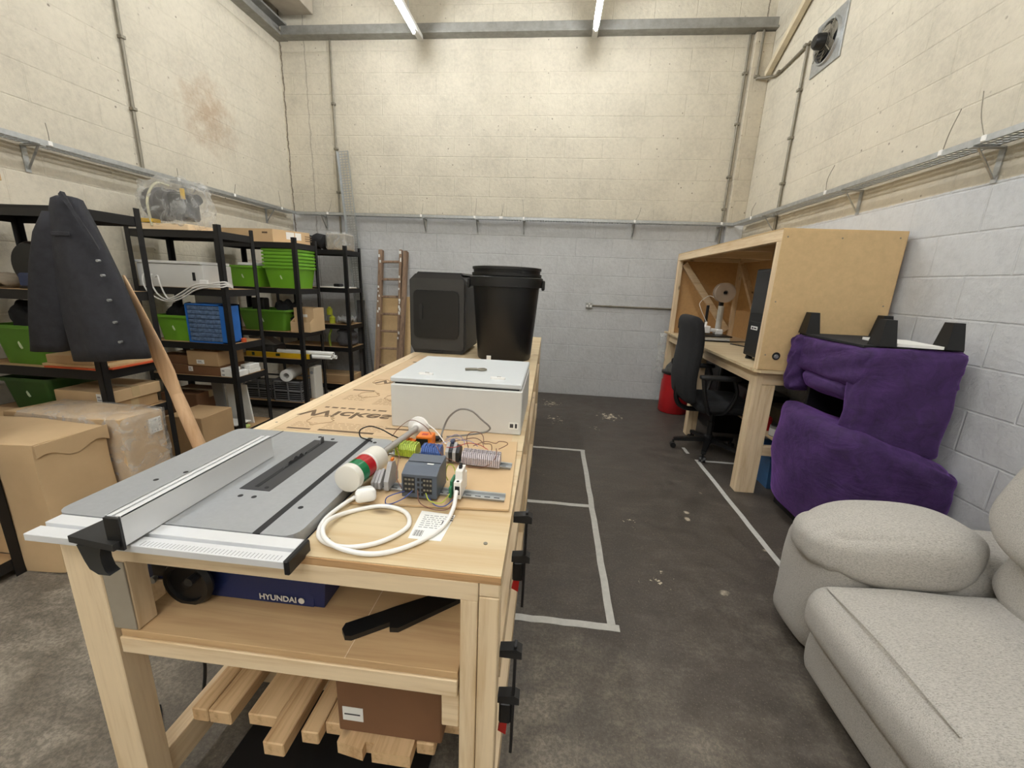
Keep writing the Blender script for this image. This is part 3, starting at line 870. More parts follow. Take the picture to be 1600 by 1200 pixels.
# rip fence
fn = MB().box(-0.798, -0.794, 0.607, 1.03, TS + 0.002, 0.99).box(-0.826, -0.814, 0.607, 1.03, 0.984, 0.99, 0.001).box(-0.806, -0.794, 0.607, 1.03, 0.986, 0.991, 0.001).box(-0.826, -0.822, 0.607, 1.03, 0.965, 0.99).box(-0.83, -0.796, 0.607, 1.03, 0.94, 0.944).box(-0.812, -0.798, 0.607, 1.03, 0.976, 0.98)
fence = fn.build('rip_fence', alu, ts); ROOT[fence.name] = ROOT[ts.name]
MB().box(-0.826, -0.794, 0.601, 0.6075, TS - 0.006, 0.988, 0.001).build('fence_end_cap', blackp2, fence)
MB().prism([(-0.91, 0.60), (-0.80, 0.588), (-0.795, 0.66), (-0.90, 0.668)], 2, 0.926, 0.94).build('fence_carriage', blackp, fence)
MB().loft([[(x + sx * wq, y + sy * 0.010, z) for sx, sy in ((-1, -1), (1, -1), (1, 1), (-1, 1))] for x, y, z, wq in ((-0.862, 0.605, 0.926, 0.026), (-0.858, 0.602, 0.912, 0.021), (-0.85, 0.598, 0.898, 0.018), (-0.836, 0.592, 0.886, 0.016), (-0.818, 0.588, 0.88, 0.012))]).build('clamp_lever', blackp2, fence, smooth=True)
# blue body standing on the bench shelf
MB().prism([(0.782, SZ + 0.003), (1.2, SZ + 0.003), (1.2, TS - 0.03), (0.81, TS - 0.03), (0.797, 0.76)], 0, -0.985, -0.54).build('body', sawblue, ts)
MB().prism([(-0.545, SZ + 0.001), (-0.56, 0.80), (-0.50, 0.80), (-0.515, SZ + 0.001)], 1, 0.786, 1.19).build('body_side', sawblue, ts)
mb = MB().lathe((-0.845, 0.785, 0.71), (-0.845, 0.75, 0.71), [(0, 0.02), (0.4, 0.022), (0.45, 0.06), (0.7, 0.064), (1, 0.058), (1, 0.048), (0.8, 0.046), (0.75, 0.012), (1, 0.01)], 28)
hw = mb.build('hand_wheel', blackp2, ts, smooth=True); ROOT[hw.name] = ROOT[ts.name]
MB().cyl((-0.81, 0.753, 0.74), (-0.81, 0.727, 0.74), 0.009, 0.011, 12).build('crank_knob', blackp, hw)
MB().box(-0.96, -0.90, 0.775, 0.80, 0.70, 0.77, 0.004).build('switch_box', blackp2, ts)
mb = MB()
for x, z in ((-0.965, 0.685), (-0.915, 0.69)):
    mb.cyl((x, 0.79, z), (x, 0.776, z), 0.009, n=12)
mb.build('bolt_head', steel, ts)
lg = frame_M((-0.632, 0.7812, 0.672), (1, 0, 0), (0, 0, 1))
text_part('lettering', 'HYUNDAI', 0.022, offwhite, ts, lg, bold=0.0004)
MB().cyl((-0.571, 0.7825, 0.672), (-0.571, 0.781, 0.672), 0.008, n=16).build('emblem', offwhite, ts)

# ================================================================ things on the bench
T0 = BZ + 0.0016
# grey electrical enclosure lying on its back
t = thing('electrical_enclosure', 'light grey steel electrical enclosure lying on the bench with its door up', 'enclosure', (-0.345, 1.62, T0))
MB().box(-0.588, -0.094, 1.412, 1.84, T0, 1.068, 0.003).build('body', greycab, t)
MB().box(-0.575, -0.107, 1.425, 1.83, 1.068, 1.074).build('door_gap', slotm, t)
dr = MB().box(-0.592, -0.097, 1.42, 1.875, 1.074, 1.094, 0.004).build('door', mat('pale_grey_door', (208, 212, 214), 0.35, 0, 0.02), t)
ROOT[dr.name] = ROOT[t.name]
for x in (-0.475, -0.195):
    MB().prism(saw_poly(x - 0.028, x + 0.028, 1.475, 1.497, 0.009), 2, 1.094, 1.1).cyl((x + 0.005, 1.486, 1.1), (x + 0.005, 1.486, 1.103), 0.008, n=12).build('quarter_turn_lock', whitep, dr)
    MB().box(x - 0.003, x + 0.012, 1.485, 1.488, 1.1, 1.1035).build('lock_slot', slotm, dr)
st = MB().box(-0.138, -0.104, 1.4105, 1.4122, 0.925, 0.95).build('rating_sticker', paper, t)
ROOT[st.name] = ROOT[t.name]
MB().box(-0.135, -0.122, 1.4098, 1.4107, 0.93, 0.945).box(-0.116, -0.108, 1.4098, 1.4107, 0.929, 0.946).build('sticker_print', ink, st)
o = MB().tube([(-0.345, 1.60, 1.0995), (-0.325, 1.61, 1.0995), (-0.30, 1.615, 1.0995)], 0.0055, 8).tube([(-0.30, 1.615, 1.0995), (-0.275, 1.63, 1.0995), (-0.262, 1.615, 1.0995), (-0.28, 1.60, 1.0995), (-0.30, 1.612, 1.0995)], 0.004, 8)
tag(o.build('cabinet_key', conduitm), 'small metal cabinet key lying on the grey enclosure door', 'key')

# black moulded cabinet at the far end
t = thing('storage_cabinet', 'black moulded cabinet with a rounded door panel at the far end of the bench', 'cabinet', (-0.84, 3.25, BZ))
def oct_poly(x0, x1, z0, z1, c, cb):
    return [(x0 + cb, z0), (x1 - cb, z0), (x1, z0 + cb), (x1, z1 - c), (x1 - c, z1), (x0 + c, z1), (x0, z1 - c), (x0, z0 + cb * 2)]
MB().prism(oct_poly(-1.08, -0.65, BZ + 0.002, 1.49, 0.045, 0.03), 1, 3.01, 3.46).build('shell', mat('charcoal_shell', (40, 39, 38), 0.6), t)
MB().prism([(-1.035, 1.49), (-0.675, 1.49), (-0.69, 1.505), (-1.02, 1.505)], 1, 3.03, 3.44).build('top_cover', blackp, t)
def rr(x0, x1, z0, z1, r, y0, y1):
    return MB().prism(saw_poly(x0, x1, z0, z1, r), 1, y0, y1)
fr = rr(-1.068, -0.662, BZ + 0.03, 1.46, 0.03, 2.995, 3.012).build('door_frame', mat('charcoal_plastic', (52, 51, 49), 0.55), t)
rr(-1.045, -0.70, BZ + 0.12, 1.375, 0.04, 2.985, 2.996).build('door', blackp2, t)
rr(-1.0, -0.975, 1.16, 1.27, 0.008, 2.978, 2.986).build('handle', blackp, t)
MB().box(-0.93, -0.83, 2.99, 3.0, BZ + 0.012, BZ + 0.024).build('vent', slotm, t)

# black dustbin
bxc, byc = -0.352, 3.0
t = thing('dustbin', 'tall black plastic dustbin with a lid standing on the far end of the bench', 'bin', (bxc, byc, BZ))
MB().lathe((bxc, byc, BZ + 0.001), (bxc, byc, 1.49), [(0, 0.19), (0.02, 0.198), (0.8, 0.235), (0.88, 0.238), (0.885, 0.262), (0.99, 0.262), (1, 0.255), (1, 0.25)], 44).build('body', blackp2, t, smooth=True)
for s in (-1, 1):
    MB().box(bxc + s * 0.255, bxc + s * 0.276, byc - 0.06, byc + 0.06, 1.405, 1.475, 0.006).build('handle', blackp2, t)
MB().lathe((bxc, byc, 1.491), (bxc, byc, 1.565), [(0, 0.245), (0.06, 0.25), (0.3, 0.25), (0.32, 0.238), (0.6, 0.24), (0.62, 0.247), (0.85, 0.247), (0.93, 0.2), (1, 0.05)], 44).build('lid', blackp2, t, smooth=True)
MB().box(bxc - 0.10, bxc - 0.07, byc - 0.2065, byc - 0.198, 0.915, 0.945).build('sticker', paper, t)

# cardboard sheet under the electrics
cbz0, cbz1 = T0 + 0.0004, T0 + 0.0055
tag(MB().prism([(-0.475, 0.86), (-0.30, 0.875), (-0.079, 0.892), (-0.088, 1.10), (-0.098, 1.335), (-0.30, 1.31), (-0.47, 1.28)], 2, cbz0, cbz1).build('cardboard_sheet', cardb2), 'flat cardboard sheet under the electrical parts on the bench', 'cardboard')
CZ = cbz1 + 0.0003
# delivery note
dn = thing('delivery_label', 'creased white delivery label stuck on the plywood by the white cable', 'label', (-0.25, 0.8, BZ))
MB().prism([(-0.285, 0.752), (-0.212, 0.752), (-0.205, 0.856), (-0.29, 0.862)], 2, BZ + 0.0003, BZ + 0.0009).build('paper', paper, dn)
mb = MB()
for i in range(11):
    mb.box(-0.28 + i * 0.002, -0.2795 + i * 0.002 + (i % 3) * 0.0004, 0.762, 0.784, BZ + 0.0009, BZ + 0.0011)
mb.build('barcode', ink, dn)
mb = MB(); rnd = random.Random(5)
for i in range(7):
    x = -0.277
    while x < -0.225:
        l = rnd.uniform(0.004, 0.012); mb.box(x, x + l, 0.795 + i * 0.008, 0.7975 + i * 0.008, BZ + 0.0009, BZ + 0.0011); x += l + 0.003
mb.build('small_print', greyink, dn)
mb = MB()
for (x0, y0, x1, y1) in ((-0.228, 0.81, -0.226, 0.828), (-0.228, 0.81, -0.215, 0.812), (-0.222, 0.823, -0.212, 0.826), (-0.214, 0.83, -0.205, 0.834), (-0.218, 0.838, -0.206, 0.842), (-0.215, 0.846, -0.207, 0.849)):
    mb.box(x0, x1, y0, y1, BZ + 0.0009, BZ + 0.0012)
mb.build('handwriting', ink, dn)

# DIN rails
def din(p0, p1, z, label):
    t = thing('din_rail', label, 'rail', (p0[0], p0[1], z))
    p0, p1 = V((*p0, z)), V((*p1, z))
    d = (p1 - p0).normalized(); nrm = V((-d.y, d.x, 0)); up = V((0, 0, 1))
    mb = MB()
    mb.beam(p0 + up * 0.0006, p1 + up * 0.0006, 0.025, 0.0012)
    for s in (-1, 1):
        mb.beam(p0 + nrm * s * 0.0125 + up * 0.0038, p1 + nrm * s * 0.0125 + up * 0.0038, 0.0012, 0.0075)
        mb.beam(p0 + nrm * s * 0.0152 + up * 0.0072, p1 + nrm * s * 0.0152 + up * 0.0072, 0.0055, 0.0012)
    mb.build('channel', steel, t)
    mb = MB(); L = (p1 - p0).length; k = 0.014
    while k < L - 0.012:
        a = p0 + d * (k - 0.0075) + up * 0.00135; mb.beam(a, a + d * 0.015, 0.0055, 0.0006); k += 0.025
    mb.build('rail_slots', slotm, t)
    return t
din((-0.455, 0.945), (-0.095, 0.938), CZ, 'slotted steel mounting rail at the front of the cardboard sheet')
din((-0.485, 1.155), (-0.098, 1.125), CZ, 'slotted steel mounting rail at the back of the cardboard sheet')
RZ = CZ + 0.0082
# PLC
t = thing('plc_module', 'dark grey programmable controller standing on the front rail', 'controller', (-0.306, 0.94, RZ))
px0, px1, py0, py1 = -0.352, -0.262, 0.895, 0.985
MB().prism([(py0, RZ), (py1, RZ), (py1, RZ + 0.078), (py0 + 0.03, RZ + 0.075), (py0, RZ + 0.062)], 0, px0, px1).build('housing', plcm, t)
mb = MB()
for (x0, x1) in ((px0 + 0.004, px0 + 0.034), (px1 - 0.036, px1 - 0.012)):
    mb.box(x0, x1, py0 - 0.0006, py0 + 0.001, RZ + 0.012, RZ + 0.055)
mb.build('terminal_strip', plcd, t)
mb = MB()
for zz in (0.006, 0.018, 0.032, 0.046):
    for xx in (0.040, 0.05):
        mb.box(px0 + xx, px0 + xx + 0.006, py0 - 0.0008, py0 + 0.001, RZ + zz, RZ + zz + 0.008)
mb.build('socket_hole', plcd, t)
mb = MB()
for i in range(3):
    for zz in (0.02, 0.034, 0.046):
        mb.box(px0 + 0.008 + i * 0.009, px0 + 0.014 + i * 0.009, py0 - 0.0014, py0, RZ + zz, RZ + zz + 0.005)
        mb.box(px1 - 0.034 + i * 0.008, px1 - 0.029 + i * 0.008, py0 - 0.0014, py0, RZ + zz, RZ + zz + 0.005)
mb.build('terminal_screw', conduitm, t)
MB().box(px0 + 0.002, px1 - 0.002, py0 + 0.045, py0 + 0.0465, RZ + 0.0755, RZ + 0.0772).build('cover_seam', plcd, t)
MB().box(px1 - 0.035, px1 - 0.018, py0 + 0.034, py0 + 0.039, RZ + 0.0762, RZ + 0.0772).build('badge', whitep, t)
# miniature circuit breaker
t = thing('circuit_breaker', 'white miniature circuit breaker clipped near the right of the front rail', 'circuit breaker', (-0.212, 0.94, RZ))
MB().prism([(0.905, RZ), (0.98, RZ), (0.98, RZ + 0.045), (0.962, RZ + 0.045), (0.962, RZ + 0.068), (0.922, RZ + 0.068), (0.922, RZ + 0.045), (0.905, RZ + 0.045)], 0, -0.2215, -0.2035).build('case', whitep, t)
MB().box(-0.2165, -0.2085, 0.936, 0.95, RZ + 0.066, RZ + 0.08, 0.002).build('toggle', slotm, t)
MB().cyl((-0.2125, 0.912, RZ + 0.045), (-0.2125, 0.912, RZ + 0.0462), 0.0035, n=10).build('screw', slotm, t)
MB().box(-0.2185, -0.2065, 0.9042, 0.906, RZ + 0.012, RZ + 0.035).build('cable_clamp', slotm, t)
t = thing('earth_terminal', 'small green earth terminal beside the white circuit breaker', 'terminal', (-0.231, 0.93, RZ))
MB().box(-0.2345, -0.2275, 0.905, 0.965, RZ, RZ + 0.03, 0.001).box(-0.234, -0.228, 0.915, 0.955, RZ + 0.03, RZ + 0.042, 0.001).build('case', mat('earth_green', (46, 120, 82), 0.4), t)
# grey terminals at the left of the front rail
t = thing('terminal_strip', 'loose cluster of grey rail terminals at the left of the front rail', 'terminals', (-0.42, 0.945, RZ))
MB().prism([(0.915, RZ), (0.985, RZ), (0.985, RZ + 0.02), (0.965, RZ + 0.062), (0.945, RZ + 0.066), (0.915, RZ + 0.024)], 0, -0.408, -0.396).build('terminal', greyterm, t)
for i, dx in enumerate((0.0, 0.009, 0.018)):
    MB().prism([(0.918, RZ), (0.975, RZ), (0.975, RZ + 0.018), (0.95, RZ + 0.036 + 0.004 * i), (0.918, RZ + 0.018)], 0, -0.444 + dx, -0.4368 + dx).build('terminal', greyterm, t)
MB().box(-0.405, -0.398, 0.955, 0.965, RZ + 0.064, RZ + 0.072, 0.001).build('marker', orangep, t)
def terms(x0, n, pitch, y, depth, h, m, label, gap_m=None, accent=None):
    t = thing('terminal_strip', label, 'terminals', (x0 + n * pitch / 2, y, RZ))
    for i in range(n):
        x = x0 + i * pitch
        yy = y - (x + 0.485) * 0.0775
        mm = accent if (accent is not None and i % 4 == 2) else m
        d = depth / 2
        MB().prism([(yy - d, RZ), (yy + d, RZ), (yy + d, RZ + h * 0.6), (yy + d * 0.62, RZ + h * (1 if i % 2 else 0.97)), (yy - d * 0.62, RZ + h * (1 if i % 2 else 0.97)), (yy - d, RZ + h * 0.62)], 0, x + 0.0003, x + pitch - 0.0013).build('terminal', mm, t)
    mb = MB()
    for i in range(n):
        x = x0 + i * pitch; yy = y - (x + 0.485) * 0.0775
        mb.cyl((x + pitch / 2, yy - 0.006, RZ + h), (x + pitch / 2, yy - 0.006, RZ + h + 0.0006), pitch * 0.25, n=8)
        mb.cyl((x + pitch / 2, yy + 0.006, RZ + h), (x + pitch / 2, yy + 0.006, RZ + h + 0.0006), pitch * 0.25, n=8)
    mb.build('screw_holes', slotm, t)
    return t
terms(-0.463, 11, 0.0062, 1.155, 0.052, 0.036, limep, 'row of lime green earth terminals on the back rail')
terms(-0.378, 10, 0.0062, 1.152, 0.046, 0.038, blueterm, 'row of blue terminals on the back rail')
terms(-0.248, 19, 0.0062, 1.15, 0.052, 0.036, mauveterm, 'long row of pale grey terminals at the right of the back rail')
t = thing('fuse_terminal', 'dark fuse terminals between the blue and the pale terminal rows', 'terminals', (-0.283, 1.15, RZ))
for i in range(4):
    MB().prism([(1.115, RZ), (1.165, RZ), (1.165, RZ + 0.03), (1.145, RZ + 0.052 - 0.006 * (i % 2)), (1.115, RZ + 0.03)], 0, -0.300 + i * 0.011, -0.2905 + i * 0.011).build('terminal', plcd if i % 2 else greyterm, t)
MB().box(-0.3, -0.285, 1.165, 1.19, RZ + 0.01, RZ + 0.045, 0.003).build('gland', mat('navy_plastic', (44, 54, 84), 0.5), t)
# orange sensor
t = thing('safety_sensor', 'orange and black sensor block behind the terminals on the cardboard', 'sensor', (-0.395, 1.235, CZ))
MB().box(-0.425, -0.372, 1.213, 1.262, CZ, CZ + 0.042, 0.003).build('housing', orangep, t)
MB().box(-0.423, -0.384, 1.2115, 1.2135, CZ + 0.003, CZ + 0.034).build('sensing_face', blackp2, t)
MB().box(-0.410, -0.39, 1.228, 1.242, CZ + 0.042, CZ + 0.0425).build('mark', redp, t)
t = thing('cable_connector', 'orange round cable connector beside the orange sensor block', 'connector', (-0.46, 1.235, CZ))
MB().lathe((-0.48, 1.235, CZ + 0.014), (-0.432, 1.232, CZ + 0.014), [(0, 0.007), (0.2, 0.012), (0.7, 0.012), (0.75, 0.009), (1, 0.009)], 16).build('body', orangep, t, smooth=True)
MB().lathe((-0.432, 1.262, CZ + 0.012), (-0.355, 1.285, CZ + 0.012), [(0, 0.008), (0.3, 0.011), (1, 0.009)], 12).build('black_boot', blackp2, t, smooth=True)

# signal tower lying down
t = thing('signal_tower', 'white signal tower with red and green lenses lying on the bench', 'signal light', (-0.465, 1.08, CZ))
A, B = V((-0.482, 0.868, 0.9635)), V((-0.447, 1.318, 0.9445))
ax = (B - A).normalized(); Ls = (B - A).length
P = lambda s: A + ax * s
MB().lathe(P(0), P(0.022), [(0, 0.030), (0.1, 0.034), (1, 0.0345)], 36).build('top_cap', offwhite, t, smooth=True)
MB().lathe(P(0.0222), P(0.055), [(0, 0.0325), (1, 0.0325)], 36).build('green_lens', greenlens, t, smooth=True)
MB().lathe(P(0.0552), P(0.089), [(0, 0.0325), (1, 0.0325)], 36).build('red_lens', redlens, t, smooth=True)
MB().lathe(P(0.0892), P(0.155), [(0, 0.0345), (0.9, 0.0345), (1, 0.028)], 36).build('base_housing', whitep, t, smooth=True)
MB().cyl(P(0.156), P(Ls - 0.018), 0.0105, n=18).build('pole', mat('satin_tube', (170, 166, 162), 0.35, 0.5), t, smooth=True)
MB().lathe(P(Ls - 0.03), P(Ls), [(0, 0.014), (0.35, 0.02), (0.55, 0.037), (0.9, 0.037), (1, 0.03)], 32).build('foot_flange', whitep, t, smooth=True)
MB().lathe(P(0.095), P(0.15), [(0, 0.0347), (1, 0.0347)], 36, False).build('rating_plate', offwhite, t, smooth=True)

# white flex and plug
t = thing('mains_cable', 'white mains cable with a moulded plug coiled on the plywood', 'cable', (-0.38, 0.78, BZ))
cz = BZ + 0.0056
MB().tube([(-0.463, 0.868, 0.917), (-0.482, 0.835, 0.91), (-0.492, 0.775, cz), (-0.465, 0.715, cz), (-0.40, 0.695, cz), (-0.335, 0.722, cz + 0.0005), (-0.298, 0.785, cz), (-0.325, 0.842, cz), (-0.39, 0.858, cz), (-0.452, 0.822, cz),
           (-0.474, 0.76, cz + 0.0115), (-0.452, 0.708, cz + 0.0115), (-0.40, 0.682, cz + 0.006), (-0.33, 0.684, cz), (-0.268, 0.722, cz), (-0.222, 0.79, cz + 0.001), (-0.2125, 0.86, cz + 0.006), (-0.213, 0.896, RZ + 0.02), (-0.213, 0.902, RZ + 0.024)], 0.0052, 10, sub=8).build('flex', whitep, t, smooth=True)
def plugfn(q, p):
    k = 1 - 0.22 * (p[1] * 0.5 + 0.5)
    return V((q.x * k, q.y, q.z))
R = Matrix.Translation((-0.437, 0.872, 0.926)) @ Matrix.Rotation(math.radians(28), 4, 'Z') @ Matrix.Rotation(math.radians(-18), 4, 'X')
pg = MB().soft(-0.026, 0.026, -0.027, 0.027, -0.017, 0.017, r=0.012, n=8, fn=plugfn, M=R).build('plug', whitep, t, smooth='all')
ROOT[pg.name] = ROOT[t.name]
mb = MB()
for (x, y, a, b) in ((0, 0.01, 0.004, 0.0015), (-0.011, -0.012, 0.0035, 0.003), (0.011, -0.012, 0.0035, 0.003)):
    q = mb.box(x - a, x + a, y - b, y + b, 0.0165, 0.0175, M=R)
mb.build('moulded_marks', offwhite, pg)

# loose wires
WIRES = [
 ('black', 0.0022, [(-0.47, 1.232, 0.923), (-0.507, 1.22, 0.943), (-0.544, 1.22, 0.961), (-0.584, 1.22, 0.969), (-0.618, 1.22, 0.953), (-0.613, 1.21, 0.933), (-0.582, 1.2, 0.9285), (-0.565, 1.19, 0.9285)]),
 ('grey', 0.0034, [(-0.36, 1.27, 0.915), (-0.366, 1.34, 0.935), (-0.35, 1.345, 0.973), (-0.322, 1.345, 1.002), (-0.295, 1.345, 1.011), (-0.262, 1.345, 1.004), (-0.23, 1.345, 0.977), (-0.2, 1.345, 0.951), (-0.206, 1.345, 0.936), (-0.233, 1.34, 0.927), (-0.303, 1.335, 0.914), (-0.35, 1.32, 0.912)]),
 ('white', 0.0022, [(-0.43, 1.315, 0.965), (-0.379, 1.28, 0.949), (-0.357, 1.27, 0.93), (-0.334, 1.25, 0.915), (-0.30, 1.17, 0.95)]),
 ('brown', 0.0012, [(-0.52, 1.245, 0.93), (-0.514, 1.24, 0.935), (-0.49, 1.24, 0.965), (-0.455, 1.25, 0.99), (-0.415, 1.24, 0.985), (-0.389, 1.24, 0.962), (-0.372, 1.23, 0.935)]),
 ('brown', 0.0013, [(-0.334, 1.13, 0.962), (-0.303, 1.1, 0.94), (-0.271, 1.1, 0.926), (-0.248, 1.1, 0.915), (-0.216, 1.1, 0.911), (-0.177, 1.1, 0.915), (-0.151, 1.1, 0.935), (-0.141, 1.1, 0.958), (-0.145, 1.12, 0.968)]),
 ('brown', 0.0012, [(-0.189, 1.16, 0.962), (-0.197, 1.18, 0.983), (-0.218, 1.18, 0.993), (-0.242, 1.18, 0.984), (-0.25, 1.19, 0.958), (-0.246, 1.2, 0.93)]),
 ('brown', 0.0012, [(-0.139, 1.13, 0.962), (-0.116, 1.15, 0.97), (-0.119, 1.15, 0.978), (-0.14, 1.15, 0.979), (-0.152, 1.15, 0.972), (-0.184, 1.15, 0.975), (-0.219, 1.14, 0.962)]),
 ('blue', 0.0014, [(-0.323, 0.891, 0.936), (-0.34, 0.87, 0.924), (-0.37, 0.868, 0.908), (-0.384, 0.868, 0.908), (-0.382, 0.87, 0.922), (-0.365, 0.872, 0.932), (-0.343, 0.89, 0.933)]),
 ('brown', 0.0014, [(-0.31, 0.891, 0.938), (-0.297, 0.865, 0.922), (-0.272, 0.86, 0.911), (-0.243, 0.86, 0.908), (-0.222, 0.865, 0.913), (-0.214, 0.90, 0.925)]),
 ('yellow', 0.0014, [(-0.289, 0.891, 0.932), (-0.272, 0.868, 0.926), (-0.243, 0.868, 0.923), (-0.231, 0.902, 0.93)]),
 ('blue', 0.0014, [(-0.285, 0.891, 0.926), (-0.26, 0.872, 0.913), (-0.234, 0.872, 0.914), (-0.216, 0.902, 0.922)]),
 ('yellow', 0.0014, [(-0.261, 1.0, 0.915), (-0.264, 0.99, 0.935), (-0.259, 0.985, 0.965), (-0.245, 0.98, 0.972), (-0.235, 0.975, 0.958), (-0.231, 0.966, 0.94)]),
 ('mauve', 0.0013, [(-0.319, 1.14, 0.962), (-0.307, 1.15, 0.965), (-0.282, 1.165, 0.972), (-0.262, 1.17, 0.965), (-0.23, 1.16, 0.968), (-0.205, 1.14, 0.962)]),
 ('brown', 0.0013, [(-0.30, 1.175, 0.955), (-0.264, 1.175, 0.964), (-0.223, 1.18, 0.972), (-0.198, 1.17, 0.966), (-0.186, 1.14, 0.962)]),
 ('mauve', 0.0013, [(-0.311, 1.16, 0.968), (-0.278, 1.165, 0.985), (-0.254, 1.16, 0.972), (-0.245, 1.14, 0.962)]),
 ('brown', 0.0012, [(-0.188, 1.16, 0.963), (-0.171, 1.19, 0.95), (-0.174, 1.2, 0.92), (-0.208, 1.21, 0.912), (-0.24, 1.22, 0.914)]),
 ('red', 0.0013, [(-0.30, 1.13, 0.955), (-0.27, 1.12, 0.962), (-0.235, 1.125, 0.975), (-0.20, 1.13, 0.972), (-0.17, 1.12, 0.962)]),
 ('brown', 0.0012, [(-0.455, 1.12, 0.95), (-0.42, 1.06, 0.94), (-0.395, 0.99, 0.975), (-0.375, 0.92, 0.955), (-0.352, 0.893, 0.94)]),
]
wm = {'black': rubber, 'grey': mat('grey_flex', (128, 124, 120), 0.5), 'white': whitep, 'brown': mat('brown_wire', (112, 72, 56), 0.5), 'blue': mat('blue_wire', (62, 78, 140), 0.5), 'yellow': mat('green_yellow_wire', (176, 186, 62), 0.5), 'mauve': mat('mauve_wire', (150, 140, 168), 0.5), 'red': mat('red_wire', (160, 50, 44), 0.5)}
WL = ['black sensor lead looping left over the saw table corner', 'thick grey cable arching up in front of the grey enclosure', 'white lead from the signal tower foot to the terminals', 'thin brown wire arching over the signal tower pole', 'brown wire drooping across the cardboard in front of the pale terminals', 'brown wire loop standing highest above the pale terminals', 'brown wire loop at the right end of the pale terminals', 'blue wire looping out at the front left of the dark controller', 'brown wire looping out lowest in front of the dark controller', 'green and yellow wire from the controller to the earth terminal', 'blue wire from the controller to the circuit breaker', 'green and yellow wire looping above the earth terminal', 'mauve wire bridging from the blue to the pale terminals', 'brown wire bridging from the fuse terminals to the pale row', 'short mauve wire arch left of the pale terminals', 'brown wire falling behind the pale terminals', 'red wire crossing over the fuse terminals', 'thin brown wire from the lime terminals to the controller']
for (c, r, pts), lb in zip(WIRES, WL):
    o = MB().tube(pts, r, 6, sub=6).build('wire', wm[c], smooth=True)
    tag(o, lb, 'wire', 'loose wires on the bench')

# ================================================================ shelving along the left wall
LV = (1.75, 1.305, 0.86, 0.575, 0.095)        # top of each shelf
mdf = mat('shelf_board_raw', (172, 138, 98), 0.75, 0, 0.06)
def rack(x0, x1, y0, y1, label, levels=LV):
    t = thing('shelving_unit', label, 'shelving', ((x0 + x1) / 2, (y0 + y1) / 2, 0), 0, 'black boltless shelving units')
    for x, sx in ((x0, 1), (x1, -1)):
        for y, sy in ((y0, 1), (y1, -1)):
            MB().box(x, x + sx * 0.038, y, y + sy * 0.002, 0, 1.8).box(x, x + sx * 0.002, y, y + sy * 0.038, 0, 1.8).build('post', blackm, t)
    for z in levels:
        for y, s in ((y0 + 0.003, 1), (y1 - 0.003, -1)):
            MB().box(x0 + 0.003, x1 - 0.003, y, y + s * 0.002, z - 0.055, z).box(x0 + 0.003, x1 - 0.003, y, y + s * 0.025, z - 0.012, z - 0.010).build('beam', blackm, t)
        for x, s in ((x0 + 0.003, 1), (x1 - 0.003, -1)):
            MB().box(x, x + s * 0.002, y0 + 0.006, y1 - 0.006, z - 0.055, z).build('beam', blackm, t)
        bx(x0 + 0.006, x1 - 0.006, y0 + 0.006, y1 - 0.006, z - 0.009, z - 0.001).build('shelf_board', mdf, t)
    return t
XB = -3.44
rack(XB, -2.46, 1.04, 1.44, 'black shelving unit cut off by the left edge of the photo')
rack(XB, -2.57, 2.03, 2.42, 'black shelving unit behind the hanging jacket')
rack(XB, -2.635, 3.085, 3.47, 'black shelving unit carrying the bagged bundle on top')
rack(XB, -2.58, 3.96, 4.35, 'black shelving unit holding the stack of green tubs')
rack(XB, -2.505, 4.82, 5.205, 'black shelving unit nearest the back wall, beside the leaning tray')
E1 = 0.0008

def carton(x0, x1, y0, y1, z0, z1, label, m=cardb, tape=True, sticker=None, group=None, rz=0.0, print_=None):
    t = thing('cardboard_box', label, 'box', ((x0 + x1) / 2, (y0 + y1) / 2, z0), 0, group)
    MB().box(x0, x1, y0, y1, z0, z1, 0.004).build('carton', m, t)
    if tape:
        yc = (y0 + y1) / 2
        MB().box(x0 - 0.0006, x1 + 0.0006, yc - 0.024, yc + 0.024, z1 - 0.06, z1 + 0.0006).build('tape', tapem, t)
    if sticker:
        for (face, a, b, c, d) in sticker:
            if face == 'y':
                s = MB().box(a, b, y0 - 0.0008, y0 + 0.0002, c, d).build('label', paper, t)
                ROOT[s.name] = ROOT[t.name]
                MB().box(a + (b - a) * 0.15, b - (b - a) * 0.2, y0 - 0.0012, y0 - 0.0007, c + (d - c) * 0.2, c + (d - c) * 0.32).box(a + (b - a) * 0.15, b - (b - a) * 0.35, y0 - 0.0012, y0 - 0.0007, c + (d - c) * 0.5, c + (d - c) * 0.72).build('label_print', greyink, s)
            else:
                s = MB().box(x1 - 0.0002, x1 + 0.0008, a, b, c, d).build('label', paper, t)
                ROOT[s.name] = ROOT[t.name]
                MB().box(x1 + 0.0007, x1 + 0.0012, a + (b - a) * 0.15, b - (b - a) * 0.2, c + (d - c) * 0.2, c + (d - c) * 0.35).box(x1 + 0.0007, x1 + 0.0012, a + (b - a) * 0.15, b - (b - a) * 0.4, c + (d - c) * 0.5, c + (d - c) * 0.75).build('label_print', greyink, s)
    if print_:
        for (face, a, b, c, d) in print_:
            MB().box(a, b, y0 - 0.0008, y0 + 0.0002, c, d).build('print', inkbrown, t)
    return t
